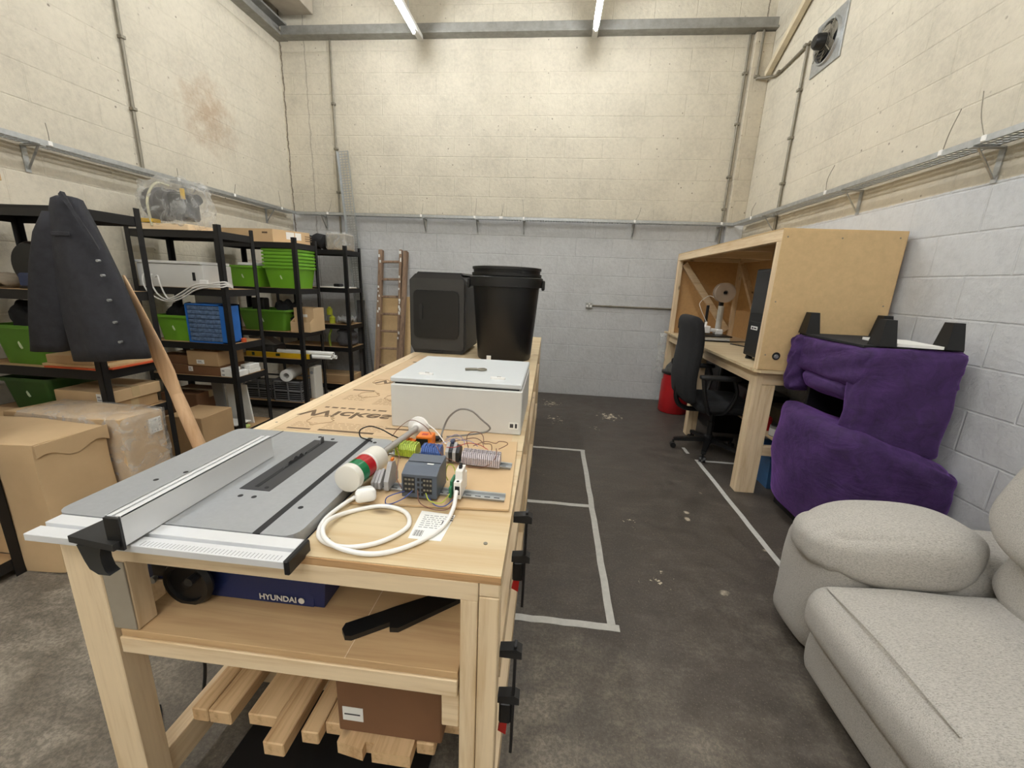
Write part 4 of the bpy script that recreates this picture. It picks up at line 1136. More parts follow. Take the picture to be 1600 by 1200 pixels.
def tub(cx, cy, z0, w, d, h, label, m=greentub, group=None, taper=0.14):
    """open plastic tub: tapered hollow body and a rolled rim"""
    t = thing('storage_tub', label, 'tub', (cx, cy, z0), 0, group)
    def loop(k, z, r=0.03):
        hw, hd = w / 2 * k, d / 2 * k
        out = []
        for sx, sy, a0 in ((1, 1, 0), (-1, 1, 90), (-1, -1, 180), (1, -1, 270)):
            for i in range(4):
                a = math.radians(a0 + i * 30)
                out.append(V((cx + sx * (hw - r) + math.cos(a) * r, cy + sy * (hd - r) + math.sin(a) * r, z)))
        return out
    ko, ki = 1 - 2 * 0.003 / min(w, d), 1 - 4 * 0.003 / min(w, d)
    b = 0.95 - taper
    MB().loft([loop(b, z0), loop(0.95, z0 + h - 0.004), loop(0.95 - 0.014, z0 + h - 0.004), loop(b - 0.014, z0 + 0.004)]).build('body', m, t, smooth=True)
    MB().loft([loop(0.952, z0 + h - 0.018), loop(1.0, z0 + h - 0.022), loop(1.005, z0 + h - 0.01), loop(0.995, z0 + h), loop(0.945, z0 + h), loop(0.945, z0 + h - 0.003), loop(0.952, z0 + h - 0.003)], False).build('rim', m, t, smooth=True)
    km = b + (0.95 - b) * 0.5
    yf = cy - d / 2 * km - 0.001
    if group is None or 'bottom green' in label: MB().prism([(cx - 0.012, z0 + h * 0.56), (cx - 0.004, z0 + h * 0.6), (cx + 0.004, z0 + h * 0.52), (cx + 0.010, z0 + h * 0.42), (cx + 0.004, z0 + h * 0.4), (cx - 0.006, z0 + h * 0.46)], 1, yf - 0.003, yf + 0.006).build('moulded_mark', mat('pale_mark', (206, 220, 186), 0.5), t)
    return t

# ---- near the camera: bare shelf and a timber on top
tag(bx(-2.56, -2.475, 1.12, 1.72, 1.8005, 1.85, 0.002).build('timber_offcut', scrapY), 'end of a timber offcut lying on the shelving unit cut off at the left', 'timber')
carton(-3.3, -2.62, 1.1, 1.38, LV[4], 0.5, 'brown carton on the bottom shelf of the cut off shelving unit at far left')

# ---- unit behind the jacket
t = thing('motor_pulley', 'large dark round machine part on the shelf left of the jacket', 'machine part', (-3.030, 2.2, LV[1]))
MB().lathe((-3.030, 2.13, LV[1] + 0.135), (-3.030, 2.30, LV[1] + 0.135), [(0, 0.05), (0.05, 0.12), (0.15, 0.132), (0.3, 0.134), (0.35, 0.115), (0.6, 0.115), (0.65, 0.134), (0.95, 0.13), (1, 0.1)], 32).build('wheel', blackp2, t, smooth=True)
MB().box(-3.080, -2.980, 2.1, 2.13, LV[1] + 0.01, LV[1] + 0.09, 0.01).build('motor', mat('dark_blue_steel', (40, 52, 84), 0.5), t)
MB().box(-3.020, -2.890, 2.16, 2.28, LV[1] + 0.235, LV[1] + 0.262, 0.006).build('cover', mat('dark_blue_steel', (40, 52, 84)), t)
MB().box(-3.110, -2.950, 2.12, 2.3, LV[1], LV[1] + 0.012, 0.002).build('base_plate', blackp2, t)
tag(MB().soft(-3.39, -3.16, 2.08, 2.34, LV[1] + 0.016, LV[1] + 0.075, 0.03, 8, fn=lambda q, p: V((q.x, q.y, q.z + 0.012 * math.sin(7 * p[0] + 3 * p[1])))).build('dust_sheet', mat('dusty_cloth', (150, 138, 120), 0.9, 0, 0.2, 20), smooth='all'), 'crumpled dusty cloth on the shelf left of the dark round part', 'cloth')
t = tub(-3.13, 2.22, LV[2], 0.36, 0.33, 0.235, 'green tub on the middle shelf left of the jacket', greentub2)
tag(MB().soft(-3.24, -2.98, 2.1, 2.32, LV[2] + 0.06, LV[2] + 0.36, 0.08, 10, fn=lambda q, p: V((q.x + 0.015 * math.sin(9 * p[2]), q.y, q.z + 0.03 * math.sin(5 * p[0] + 2 * p[1])))).build('fabric_bundle', blackfab, smooth='all'), 'bundle of black fabric heaped in the green tub left of the jacket', 'fabric')
t = thing('paper_folder', 'orange card folder lying on the shelf below the jacket', 'folder', (-2.75, 2.2, LV[2]))
MB().prism([(-2.95, 2.035), (-2.612, 2.035), (-2.612, 2.075), (-2.552, 2.075), (-2.55, 2.375), (-2.93, 2.38)], 2, LV[2] + 0.001, LV[2] + 0.01).build('folder', orangecard, t)
tag(MB().prism([(-2.98, 2.05), (-2.615, 2.05), (-2.615, 2.08), (-2.575, 2.08), (-2.572, 2.37), (-2.97, 2.39)], 2, LV[2] + 0.0105, LV[2] + 0.022).build('hardboard_sheet', hardboard), 'thin brown board lying on the orange folder below the jacket', 'board')
carton(-2.96, -2.66, 2.06, 2.38, LV[2] + 0.0225, LV[2] + 0.075, 'flat brown carton on the thin board behind the jacket hem', cardb, True)
tub(-3.16, 2.22, LV[3], 0.34, 0.33, 0.2, 'dark green tub on the lower shelf left of the jacket', mat('dark_green_plastic', (58, 92, 40), 0.5))
carton(-2.96, -2.60, 2.05, 2.36, LV[3] + E1, LV[3] + 0.075, 'lower of two flat cartons below the jacket', cardb, True)
carton(-2.94, -2.585, 2.045, 2.375, LV[3] + 0.0765, LV[3] + 0.15, 'upper of two flat cartons below the jacket', cardb2, True, [('y', -2.66, -2.62, LV[3] + 0.09, LV[3] + 0.14)])
carton(-3.35, -2.62, 2.06, 2.38, LV[4] + E1, 0.47, 'long brown carton on the bottom shelf behind the jacket', cardb)

# ---- jacket on the corner post
def ell(cx, cy, z, a, b, n, amp, k, ph, tilt=0.0):
    out = []
    for i in range(n):
        th = 2 * PI * i / n
        r = 1 + amp * math.cos(k * th + ph)
        out.append(V((cx + a * r * math.cos(th), cy + b * r * math.sin(th), z + tilt * math.cos(th))))
    return out
t = thing('jacket', 'charcoal denim work jacket with metal buttons hung on the shelf corner', 'jacket', (-2.48, 1.93, 0.95))
prof = [(1.775, -2.435, 0.04, 0.04), (1.765, -2.437, 0.06, 0.055), (1.72, -2.438, 0.076, 0.063), (1.65, -2.432, 0.10, 0.07), (1.55, -2.422, 0.128, 0.077), (1.42, -2.405, 0.16, 0.082), (1.28, -2.385, 0.185, 0.084), (1.15, -2.365, 0.20, 0.084), (1.03, -2.35, 0.208, 0.082), (0.965, -2.345, 0.21, 0.080)]
loops = []
for i, (z, cx, a, b) in enumerate(prof):
    f = i / (len(prof) - 1)
    loops.append(ell(cx, 1.93, z, a, b, 44, 0.02 + 0.09 * f, 5, 0.7 + 0.5 * f, 0.02 * f))
loops.append(ell(-2.345, 1.93, 0.972, 0.19, 0.066, 44, 0.10, 5, 1.2, 0.02))
loops.append(ell(-2.40, 1.93, 1.25, 0.12, 0.05, 44, 0.05, 5, 1.0))
MB().loft(loops).build('body', jacketm, t, smooth='all')
prof = [(1.70, -2.50, 0.045, 0.045), (1.6, -2.545, 0.07, 0.062), (1.45, -2.59, 0.088, 0.068), (1.3, -2.625, 0.098, 0.07), (1.15, -2.66, 0.102, 0.07), (1.04, -2.685, 0.10, 0.066), (0.995, -2.70, 0.094, 0.064)]
loops = [ell(cx, 1.915, z, a, b, 32, 0.03 + 0.05 * i / 6, 4, 0.4 + 0.3 * i) for i, (z, cx, a, b) in enumerate(prof)]
loops.append(ell(-2.70, 1.915, 1.0, 0.078, 0.05, 32, 0.08, 4, 2.2)); loops.append(ell(-2.68, 1.915, 1.1, 0.06, 0.04, 32, 0.03, 4, 2.2))
MB().loft(loops).build('sleeve', jacketm, t, smooth='all')
MB().loft([[V((x, y, z)) for x, y, z in q] for q in (
    [(-2.40, 1.885, 1.775), (-2.385, 1.855, 1.775), (-2.375, 1.86, 1.79), (-2.39, 1.89, 1.79)],
    [(-2.34, 1.865, 1.69), (-2.315, 1.845, 1.69), (-2.305, 1.85, 1.70), (-2.33, 1.87, 1.70)],
    [(-2.285, 1.875, 1.58), (-2.262, 1.852, 1.575), (-2.254, 1.858, 1.585), (-2.276, 1.882, 1.59)],
    [(-2.262, 1.885, 1.53), (-2.25, 1.872, 1.522), (-2.246, 1.876, 1.526), (-2.256, 1.888, 1.534)])]).build('collar', jacketm, t, smooth=True)
MB().box(-2.46, -2.36, 1.846, 1.851, 1.585, 1.605, 0.002).build('pocket_flap', jacketm, t)
for i, z in enumerate((1.475, 1.405, 1.285, 1.175, 1.075)):
    x = -2.255 + 0.04 * (i / 4) + 0.005
    MB().cyl((x, 1.868 + 0.006 * (z - 1.0), z), (x + 0.003, 1.85 + 0.01 * (z - 1.0), z), 0.0065, n=12).build('button', steel, t)

# ---- wooden paddle leaning at the jacket
def paddle():
    t = thing('wooden_paddle', 'long pale wooden paddle leaning against the shelf beside the jacket', 'paddle', (-1.98, 2.1, 0))
    top, bot = V((-2.362, 2.07, 1.405)), V((-1.965, 2.09, 0.022))
    d = (bot - top); L = d.length; d.normalize()
    side = V((0.96, -0.28, 0)); side = (side - d * side.dot(d)).normalized(); th = d.cross(side).normalized()
    prof = [(0.0, 0.006, 0.006), (0.04, 0.02, 0.008), (0.12, 0.04, 0.010), (0.25, 0.066, 0.012), (0.34, 0.08, 0.013), (0.39, 0.083, 0.014), (0.44, 0.068, 0.018), (0.48, 0.046, 0.026), (0.53, 0.036, 0.033), (0.75, 0.0345, 0.0345), (1.0, 0.0345, 0.0345)]
    loops = []
    for s, a, b in prof:
        c = top + d * (L * s)
        loops.append([c + side * (a * math.cos(k * PI / 10)) + th * (b * math.sin(k * PI / 10)) for k in range(20)])
    split = 7
    MB().loft(loops[:split + 1]).build('blade', paddlewood, t, smooth=True)
    MB().loft(loops[split:]).build('shaft', paddlewood, t, smooth=True)
paddle()

# ---- two big wrapped cartons on the floor
def big_box(x0, x1, y0, y1, z1, label, sticker):
    t = thing('cardboard_box', label, 'box', ((x0 + x1) / 2, (y0 + y1) / 2, 0), 0, 'large wrapped cartons on the floor')
    def dent(q, p):
        return q + V((0.004 * math.sin(3 * p[1] + 3 * p[2]), 0.004 * math.sin(3 * p[0] + 3 * p[2]), 0.005 * math.sin(3 * p[0] + 2 * p[1])))
    MB().soft(x0, x1, y0, y1, 0.002, z1, 0.009, 14, 0.003, dent).build('carton', cardb2, t, smooth=True)
    def crinkle(q, p):
        return q + V((0.006 * math.sin(17 * p[1] + 9 * p[2]), 0.006 * math.sin(13 * p[0] + 7 * p[2]), 0.006 * math.sin(11 * p[0] + 15 * p[1])))
    return t
t = big_box(-2.93, -2.257, 1.445, 1.75, 0.665, 'large wrapped carton on the floor, the nearer of the two', None)
fl = [(1.448, 0.664), (1.748, 0.662)] + [(1.748 - 0.3 * k / 10, 0.585 + 0.02 * math.sin(k * 0.9) + 0.012 * k / 10) for k in range(11)]
MB().prism(fl, 0, -2.2545, -2.2475).build('outer_flap', cardb2, t)
t = big_box(-2.90, -2.205, 1.775, 2.015, 0.675, 'large film wrapped carton on the floor, with a square white label', None)
lb = MB().box(-2.2, -2.196, 1.915, 1.985, 0.55, 0.635).build('label', paper, t); ROOT[lb.name] = ROOT[t.name]
mb = MB(); rnd = random.Random(11)
for i in range(6):
    for k in range(4):
        if rnd.random() < 0.7: mb.box(-2.1965, -2.1955, 1.92 + k * 0.016, 1.92 + k * 0.016 + rnd.uniform(0.006, 0.013), 0.558 + i * 0.012, 0.558 + i * 0.012 + rnd.uniform(0.004, 0.008))
mb.build('label_print', greyink, lb)
MB().soft(-2.86, -2.193, 1.768, 2.03, 0.02, 0.684, 0.03, 12, 0.004, lambda q, p: q + V((0.004 * math.sin(17 * p[1] + 9 * p[2]), 0.005 * math.sin(13 * p[0] + 7 * p[2]), 0.004 * math.sin(11 * p[0] + 15 * p[1])))).build('stretch_film', filmm, t, smooth='all')
carton(-3.42, -2.97, 1.46, 1.95, 0.0, 0.63, 'brown carton on the floor at the left edge behind the wrapped cartons', cardb)

# ---- unit with the bagged bundle
t = thing('bagged_machine', 'machine part wrapped in clear plastic on top of the shelving', 'wrapped machine', (-3.13, 3.27, LV[0]))
zt = LV[0] + E1
MB().box(-3.34, -2.92, 3.13, 3.43, zt, zt + 0.05, 0.004).build('timber_base', pineX, t)
MB().lathe((-3.33, 3.27, zt + 0.21), (-3.13, 3.27, zt + 0.21), [(0, 0.1), (0.05, 0.125), (0.5, 0.13), (0.55, 0.115), (0.95, 0.115), (1, 0.08)], 26).build('motor', mat('dark_motor', (58, 54, 56), 0.5), t, smooth=True)
MB().box(-3.15, -2.99, 3.2, 3.36, zt + 0.09, zt + 0.3, 0.02).cyl((-2.99, 3.28, zt + 0.24), (-2.93, 3.28, zt + 0.26), 0.05, 0.035).build('gearbox', blackp2, t)
MB().box(-3.33, -3.22, 3.12, 3.20, zt + 0.055, zt + 0.085, 0.004).box(-3.0, -2.97, 3.18, 3.2, zt + 0.24, zt + 0.32, 0.004).build('yellow_guard', yellowp, t)
MB().tube([(-3.23, 3.125, zt + 0.03), (-3.24, 3.13, zt + 0.22), (-3.22, 3.2, zt + 0.355), (-3.2, 3.3, zt + 0.36)], 0.009, 8).build('strap', mat('pale_strap', (196, 190, 160), 0.7), t)
def bagfn(q, p):
    k = 1 - 0.1 * (p[2] * 0.5 + 0.5)
    q = V((q.x * k, q.y * k, q.z))
    return q + V((0.012 * math.sin(9 * p[1] + 7 * p[2]), 0.012 * math.sin(8 * p[0] - 6 * p[2]), 0.014 * math.sin(7 * p[0] + 5 * p[1])))
MB().soft(-3.38, -2.88, 3.115, 3.44, zt + 0.012, zt + 0.395, 0.09, 14, 0.01, bagfn).build('plastic_bag', filmm, t, smooth='all')
t = thing('electrical_enclosure', 'long grey steel enclosure on the shelf behind the white cables', 'enclosure', (-3.12, 3.25, LV[1]))
MB().box(-3.425, -2.84, 3.12, 3.42, LV[1] + E1, LV[1] + 0.185, 0.003).build('body', greycab, t)
MB().box(-3.428, -2.85, 3.112, 3.42, LV[1] + 0.188, LV[1] + 0.21, 0.003).build('door', greycab, t)
bx(-2.935, -2.912, 3.1165, 3.1205, LV[1] + 0.06, LV[1] + 0.125).build('cable_slot', slotm, t)
t = thing('white_cable_coil', 'bundle of white cables drooping over the front of the shelf', 'cable', (-2.9, 3.08, LV[1]))
for i in range(3):
    o = i * 0.019
    MB().tube([(-3.30 + o * 1.5, 3.095, LV[1] + 0.115 - o), (-3.335 + o * 3.5, 3.075, LV[1] + 0.085), (-3.33 + o * 4, 3.07 - 0.003 * i, LV[1] + 0.0 + o * 0.4), (-3.27 + o * 3, 3.068, LV[1] - 0.07 + o * 0.3), (-3.15 + o, 3.07 - 0.004 * i, LV[1] - 0.112 + o * 0.6), (-3.02, 3.07 - 0.003 * i, LV[1] - 0.085 + o), (-2.88, 3.074 - 0.003 * i, LV[1] - 0.01 + o), (-2.74, 3.068 - 0.004 * i, LV[1] + 0.018 + o * 0.6), (-2.63, 3.05, LV[1] + 0.02 + o), (-2.60, 3.07, LV[1] + 0.03 + o * 0.7), (-2.605, 3.13, LV[1] + 0.012 + o * 0.4)], 0.0058, 8).build('cable', whitep, t, smooth=True)
MB().box(-2.86, -2.785, 3.09, 3.112, LV[1] + E1, LV[1] + 0.07, 0.006).build('white_coupler', whitep, t)
# third shelf
tub(-3.19, 3.26, LV[2] - 0.001 + E1, 0.33, 0.29, 0.215, 'green tub on the shelf left of the blue drawer cabinet', greentub)
tag(MB().soft(-3.3, -3.08, 3.16, 3.36, LV[2] + 0.02, LV[2] + 0.30, 0.07, 10, fn=lambda q, p: q + V((0.015 * math.sin(8 * p[2]), 0, 0.02 * math.sin(6 * p[0] + 3 * p[1])))).build('tool_bag', blackfab, smooth='all'), 'black tool bag stuffed in the green tub beside the drawer cabinet', 'bag')
t = thing('drawer_cabinet', 'blue small parts drawer cabinet on the shelf', 'drawer cabinet', (-2.86, 3.2, LV[2]))
zc0 = LV[2] + E1
MB().box(-3.03, -2.68, 3.098, 3.27, zc0, zc0 + 0.01).box(-3.03, -2.68, 3.098, 3.27, zc0 + 0.31, zc0 + 0.32).box(-3.03, -3.02, 3.098, 3.27, zc0, zc0 + 0.32).box(-2.725, -2.68, 3.098, 3.27, zc0, zc0 + 0.32).box(-3.03, -2.68, 3.255, 3.27, zc0, zc0 + 0.32).build('case', bluep, t)
for r in range(8):
    for c in range(4):
        x = -3.018 + c * 0.0733; z = zc0 + 0.0125 + r * 0.0372
        MB().box(x, x + 0.071, 3.104, 3.25, z, z + 0.033, 0.002).box(x + 0.025, x + 0.046, 3.098, 3.106, z + 0.012, z + 0.02, 0.001).build('drawer', bluedraw, t)
tag(MB().box(-3.10, -2.70, 3.285, 3.292, zc0, zc0 + 0.40, 0.001).build('white_board', offwhite), 'white board standing behind the blue drawer cabinet', 'board')
tag(MB().box(-2.70, -2.665, 3.10, 3.13, zc0 - 0.0, zc0 + 0.022, 0.004).build('yellow_tape_reel', yellowp), 'small yellow item on the shelf edge beside the blue drawer cabinet', 'small part')
tag(MB().lathe((-2.66, 3.25, zc0), (-2.66, 3.25, zc0 + 0.03), [(0, 0.02), (1, 0.02)], 14).build('tape_roll', orangecard), 'small red roll on the shelf end behind the drawer cabinet', 'small part')
# fourth shelf: cartons and white boxes
zs = LV[3] + E1
carton(-3.38, -2.80, 3.11, 3.40, zs, zs + 0.082, 'wide brown carton at the bottom of the pile under the drawer cabinet', cardb_shaded, True, [('y', -3.09, -3.05, zs + 0.03, zs + 0.072)])
carton(-3.36, -3.09, 3.12, 3.40, zs + 0.083, zs + 0.16, 'brown carton upper left of the pile under the drawer cabinet', cardb_shaded)
carton(-3.085, -2.80, 3.105, 3.40, zs + 0.083, zs + 0.21, 'brown carton upper right of the pile under the drawer cabinet', cardb, True, [('y', -3.0, -2.93, zs + 0.10, zs + 0.135)])
def wbox(x0, x1, y0, y1, z0, z1, label):
    t = thing('product_box', label, 'box', ((x0 + x1) / 2, (y0 + y1) / 2, z0), 0, 'small white product boxes')
    bx(x0, x1, y0, y1, z0, z1, 0.0015).build('carton', paper, t)
    bx(x0 + 0.01, x0 + 0.035, y0 - 0.0005, y0 + 0.0002, z0 + 0.008, z0 + 0.02).build('print', greyink, t)
wbox(-2.79, -2.70, 3.105, 3.22, zs, zs + 0.035, 'small white box at the bottom left of the white pile by the post')
wbox(-2.79, -2.70, 3.105, 3.22, zs + 0.036, zs + 0.071, 'small white box on top at the left of the white pile by the post')
wbox(-2.695, -2.645, 3.10, 3.24, zs, zs + 0.045, 'small white box just right of the post on the carton shelf')
wbox(-2.735, -2.65, 3.26, 3.40, zs, zs + 0.035, 'lower small white box at the aisle end of the carton shelf')
wbox(-2.735, -2.65, 3.265, 3.39, zs + 0.036, zs + 0.075, 'upper small white box at the aisle end of the carton shelf')
# bottom of that unit
zb = LV[4] + E1
tag(MB().prism([(-2.93, zb), (-2.70, zb), (-2.735, zb + 0.36), (-2.93, zb + 0.36)], 1, 3.30, 3.312).build('white_board', paper), 'white board standing on the bottom shelf behind the post', 'board')
tag(MB().prism([(-3.02, zb), (-2.935, zb), (-2.945, zb + 0.37), (-3.05, zb + 0.37)], 1, 3.27, 3.29).build('grey_board', greycab2), 'grey board standing on the bottom shelf left of the white board', 'board')
tag(MB().box(-2.98, -2.72, 3.10, 3.25, zb, zb + 0.04, 0.003).build('black_case', blackp2), 'flat black case on the bottom shelf under the papers', 'case')
tag(MB().prism([(-2.975, 3.10), (-2.70, 3.09), (-2.68, 3.24), (-2.96, 3.25)], 2, zb + 0.0405, zb + 0.05).build('paper_stack', paper), 'sheaf of white paper on the flat black case', 'paper')
tag(MB().soft(-2.69, -2.648, 3.12, 3.2, zb, zb + 0.03, 0.012, 5).build('lime_cloth', mat('lime_cloth', (190, 206, 120), 0.8), smooth='all'), 'crumpled lime item on the bottom shelf by the post', 'cloth')
carton(-3.40, -3.06, 3.11, 3.42, zb, zb + 0.30, 'brown carton at the back of the bottom shelf by the paddle', cardb_shaded)
carton(-2.97, -2.665, 2.72, 3.03, 0.0, 0.335, 'open topped brown carton on the floor behind the paddle', cardb, False, [('y', -2.72, -2.69, 0.1, 0.2)])

# ---- unit with the green tubs
z1 = LV[1] + E1
for i in range(6):
    lab = ['bottom green tub of the nested stack', 'second green tub from the bottom of the nested stack', 'third green tub from the bottom of the nested stack', 'third green tub from the top of the nested stack', 'second green tub from the top of the nested stack', 'topmost green tub of the nested stack'][i]
    tub(-2.785, 4.165, z1 + i * 0.034, 0.385, 0.36, 0.215, lab, greentub, 'nested green tubs', 0.15)
tub(-3.20, 4.15, z1, 0.36, 0.34, 0.21, 'green tub beside the nested stack of green tubs', greentub)
tag(MB().box(-3.26, -3.06, 4.02, 4.25, z1 + 0.212, z1 + 0.24, 0.003).build('white_tray', whitep), 'white flat tray resting on the tub beside the nested stack', 'tray')
t = thing('cardboard_box', 'brown carton with white labels on top of the green tub shelving', 'box', (-3.05, 4.16, LV[0]))
MB().prism([(-3.395, 4.015), (-2.82, 3.985), (-2.625, 4.30), (-3.2, 4.33)], 2, LV[0] + E1, LV[0] + 0.125).build('carton', cardb2, t)
dd = V((0.195, 0.315, 0)).normalized(); nn = V((dd.y, -dd.x, 0))
mb = MB()
for a, b in ((0.13, 0.21), (0.22, 0.28)):
    p = V((-2.82, 3.985, LV[0] + 0.075)) + nn * 0.0006
    mb.beam(p + dd * a, p + dd * b, 0.0012, 0.07)
mb.build('label', paper, t)
mb = MB()
for k in range(3):
    p = V((-2.82, 3.985, LV[0] + 0.04 + k * 0.022)) + nn * 0.0006
    mb.beam(p + dd * 0.32, p + dd * 0.39, 0.0012, 0.008)
mb.build('print', inkbrown, t); mb = MB()
mb.beam((-2.935, 3.9907, LV[0] + 0.09), (-2.875, 3.9875, LV[0] + 0.09), 0.0012, 0.016)
mb.build('print', inkbrown, t)
z2 = LV[2] + E1
tub(-3.03, 4.15, z2, 0.56, 0.34, 0.22, 'wide green tub on the shelf below the nested stack', greentub2)
tag(MB().soft(-2.96, -2.76, 4.06, 4.25, z2 + 0.09, z2 + 0.31, 0.08, 10, fn=lambda q, p: q + V((0.02 * math.sin(6 * p[2]), 0, 0.02 * math.sin(6 * p[0] + 2 * p[1])))).build('tool_pouch', blackfab, smooth='all'), 'black tool pouch heaped at the right of the wide green tub', 'bag')
tag(MB().box(-3.22, -3.08, 4.1, 4.2, z2 + 0.04, z2 + 0.33, 0.01).build('black_case', blackp2), 'narrow black case standing in the wide green tub', 'case')
t = thing('parts_bin', 'cardboard parts bin with a cut away front on the green tub shelving', 'parts bin', (-2.65, 4.15, z2))
MB().prism([(4.015, z2), (4.29, z2), (4.29, z2 + 0.245), (4.09, z2 + 0.245), (4.09, z2 + 0.14), (4.015, z2 + 0.10)], 0, -2.528, -2.52).prism([(4.015, z2), (4.29, z2), (4.29, z2 + 0.245), (4.09, z2 + 0.245), (4.09, z2 + 0.14), (4.015, z2 + 0.10)], 0, -2.738, -2.73).box(-2.73, -2.528, 4.015, 4.023, z2, z2 + 0.10).box(-2.73, -2.528, 4.282, 4.29, z2, z2 + 0.245).box(-2.73, -2.528, 4.023, 4.282, z2, z2 + 0.006).box(-2.73, -2.528, 4.09, 4.096, z2 + 0.006, z2 + 0.245).build('carton', cardb2, t)
bx(-2.69, -2.59, 4.0885, 4.0905, z2 + 0.15, z2 + 0.18).build('label', paper, t)
z3 = LV[3] + E1
t = thing('spirit_level', 'long yellow spirit level lying along the shelf edge', 'spirit level', (-2.9, 4.0, z3))
MB().box(-3.27, -2.545, 4.002, 4.026, z3, z3 + 0.052, 0.002).build('body', yellowp, t)
MB().box(-2.93, -2.88, 4.0005, 4.0275, z3 + 0.015, z3 + 0.045, 0.002).box(-3.2, -3.17, 4.0005, 4.0275, z3 + 0.012, z3 + 0.046).build('vial', mat('vial_dark', (52, 66, 44), 0.2), t)
MB().box(-2.547, -2.535, 4.0005, 4.0275, z3 - 0.0, z3 + 0.054, 0.002).build('end_cap', blackp2, t)
for i, (yy, zz, x1, lb) in enumerate(((4.051, 0.022, -2.33, 'white cardboard tube, front one of three sticking out of the shelf'), (4.096, 0.022, -2.30, 'white cardboard tube, back one of three sticking out of the shelf'), (4.0735, 0.0605, -2.315, 'white cardboard tube on top of the other two on the shelf'))):
    o = MB().lathe((-2.95, yy, z3 + zz), (x1, yy, z3 + zz), [(0, 0.021), (1, 0.021), (1, 0.017), (0.02, 0.017)], 18)
    tag(o.build('postal_tube', paper, smooth=True), lb, 'tube', 'white tubes on the spirit level shelf')
tag(MB().box(-3.30, -2.97, 4.03, 4.25, z3, z3 + 0.115, 0.012).build('tool_case', mat('dark_grey_case', (52, 51, 50), 0.6)), 'dark grey tool case behind the spirit level', 'case')
tag(MB().prism([(-3.25, z3 + 0.117), (-2.98, z3 + 0.117), (-3.12, z3 + 0.20), (-3.3, z3 + 0.2)], 1, 4.1, 4.22).build('grey_board', greycab2), 'grey flat pack leaning on top of the dark tool case', 'flat pack')
z4 = LV[4] + E1
def crate(x0, x1, y0, y1, z0, h, label):
    t = thing('plastic_crate', label, 'crate', ((x0 + x1) / 2, (y0 + y1) / 2, z0), 0, 'grey slotted crates')
    gm = mat('crate_grey', (128, 128, 130), 0.55)
    mb = MB(); th = 0.006
    for z in (0, h * 0.48, h - 0.02):
        mb.box(x0, x1, y0, y0 + th, z0 + z, z0 + z + 0.02).box(x0, x1, y1 - th, y1, z0 + z, z0 + z + 0.02).box(x0, x0 + th, y0, y1, z0 + z, z0 + z + 0.02).box(x1 - th, x1, y0, y1, z0 + z, z0 + z + 0.02)
    for k in range(2):
        for j in range(1, 4):
            z = z0 + 0.02 + k * h * 0.48 + j * (h * 0.48 - 0.02) / 4
            mb.box(x0, x1, y0, y0 + th, z - 0.006, z).box(x1 - th, x1, y0, y1, z - 0.006, z)
    for f in (0, 0.5, 0.97):
        mb.box(x0 + (x1 - x0 - 0.0) * f, x0 + (x1 - x0) * f + 0.014, y0, y0 + th, z0, z0 + h)
        yy = y0 + (y1 - y0) * f
        mb.box(x1 - th, x1, yy - 0.0, yy + 0.012, z0, z0 + h)
    mb.build('lattice', gm, t)
    bx(x0 + th, x1 - th, y0 + th, y1 - th, z0 + 0.001, z0 + 0.004).build('base', gm, t)
    bx(x0 + 0.012, x1 - 0.012, y0 + 0.012, y1 - 0.012, z0 + 0.005, z0 + h * 0.75).build('contents', blackp2, t)
crate(-2.985, -2.665, 3.985, 4.30, z4, 0.23, 'grey slotted crate with the paper roll on top')
crate(-3.36, -3.03, 4.02, 4.31, z4, 0.22, 'grey slotted crate at the back of the same bottom shelf')
tag(MB().lathe((-2.80, 3.955, z4 + 0.295), (-2.87, 4.25, z4 + 0.295), [(0, 0.064), (1, 0.064), (1, 0.03), (0, 0.03), (0, 0.064)], 28, False).build('paper_roll', paper, smooth=True), 'white roll lying across the slotted crate', 'roll')
t = thing('white_appliance', 'small white appliance with a round dial beside the paper roll', 'appliance', (-2.62, 4.25, z4))
MB().box(-2.66, -2.60, 4.15, 4.3, z4, z4 + 0.36, 0.006).build('case', offwhite, t)
MB().cyl((-2.63, 4.1495, z4 + 0.30), (-2.63, 4.144, z4 + 0.30), 0.018, n=16).build('dial', greyink, t)

# ---- farthest unit
tag(MB().soft(-3.05, -2.78, 4.88, 5.15, LV[0] + 0.03, LV[0] + 0.17, 0.06, 10, fn=lambda q, p: q + V((0, 0, 0.025 * math.sin(6 * p[0] + 2)))).build('holdall', blackfab, smooth='all'), 'black holdall on top of the farthest shelving unit', 'bag')
t = thing('wrapped_block', 'pale wrapped block on top of the farthest shelving unit', 'wrapped parcel', (-2.66, 5.0, LV[0]))
MB().box(-2.77, -2.54, 4.88, 5.12, LV[0] + E1, LV[0] + 0.19, 0.01).build('block', mat('weathered_block', (150, 142, 128), 0.8, 0, 0.25, 20), t)
MB().soft(-2.785, -2.525, 4.865, 5.135, LV[0] + E1, LV[0] + 0.205, 0.03, 8, 0.004).build('plastic_wrap', filmm, t, smooth='all')
tag(MB().prism([(-2.9, 4.84), (-2.52, 4.85), (-2.53, 5.1), (-2.9, 5.1)], 2, LV[1] + E1, LV[1] + 0.014).build('flat_sheet', paper), 'pale flat sheet on the second shelf of the farthest unit', 'sheet')
tag(MB().box(-2.72, -2.64, 4.88, 4.98, LV[1] + 0.0145, LV[1] + 0.05, 0.008).build('black_charger', blackp2), 'small black box on the pale sheet of the farthest unit', 'small box')
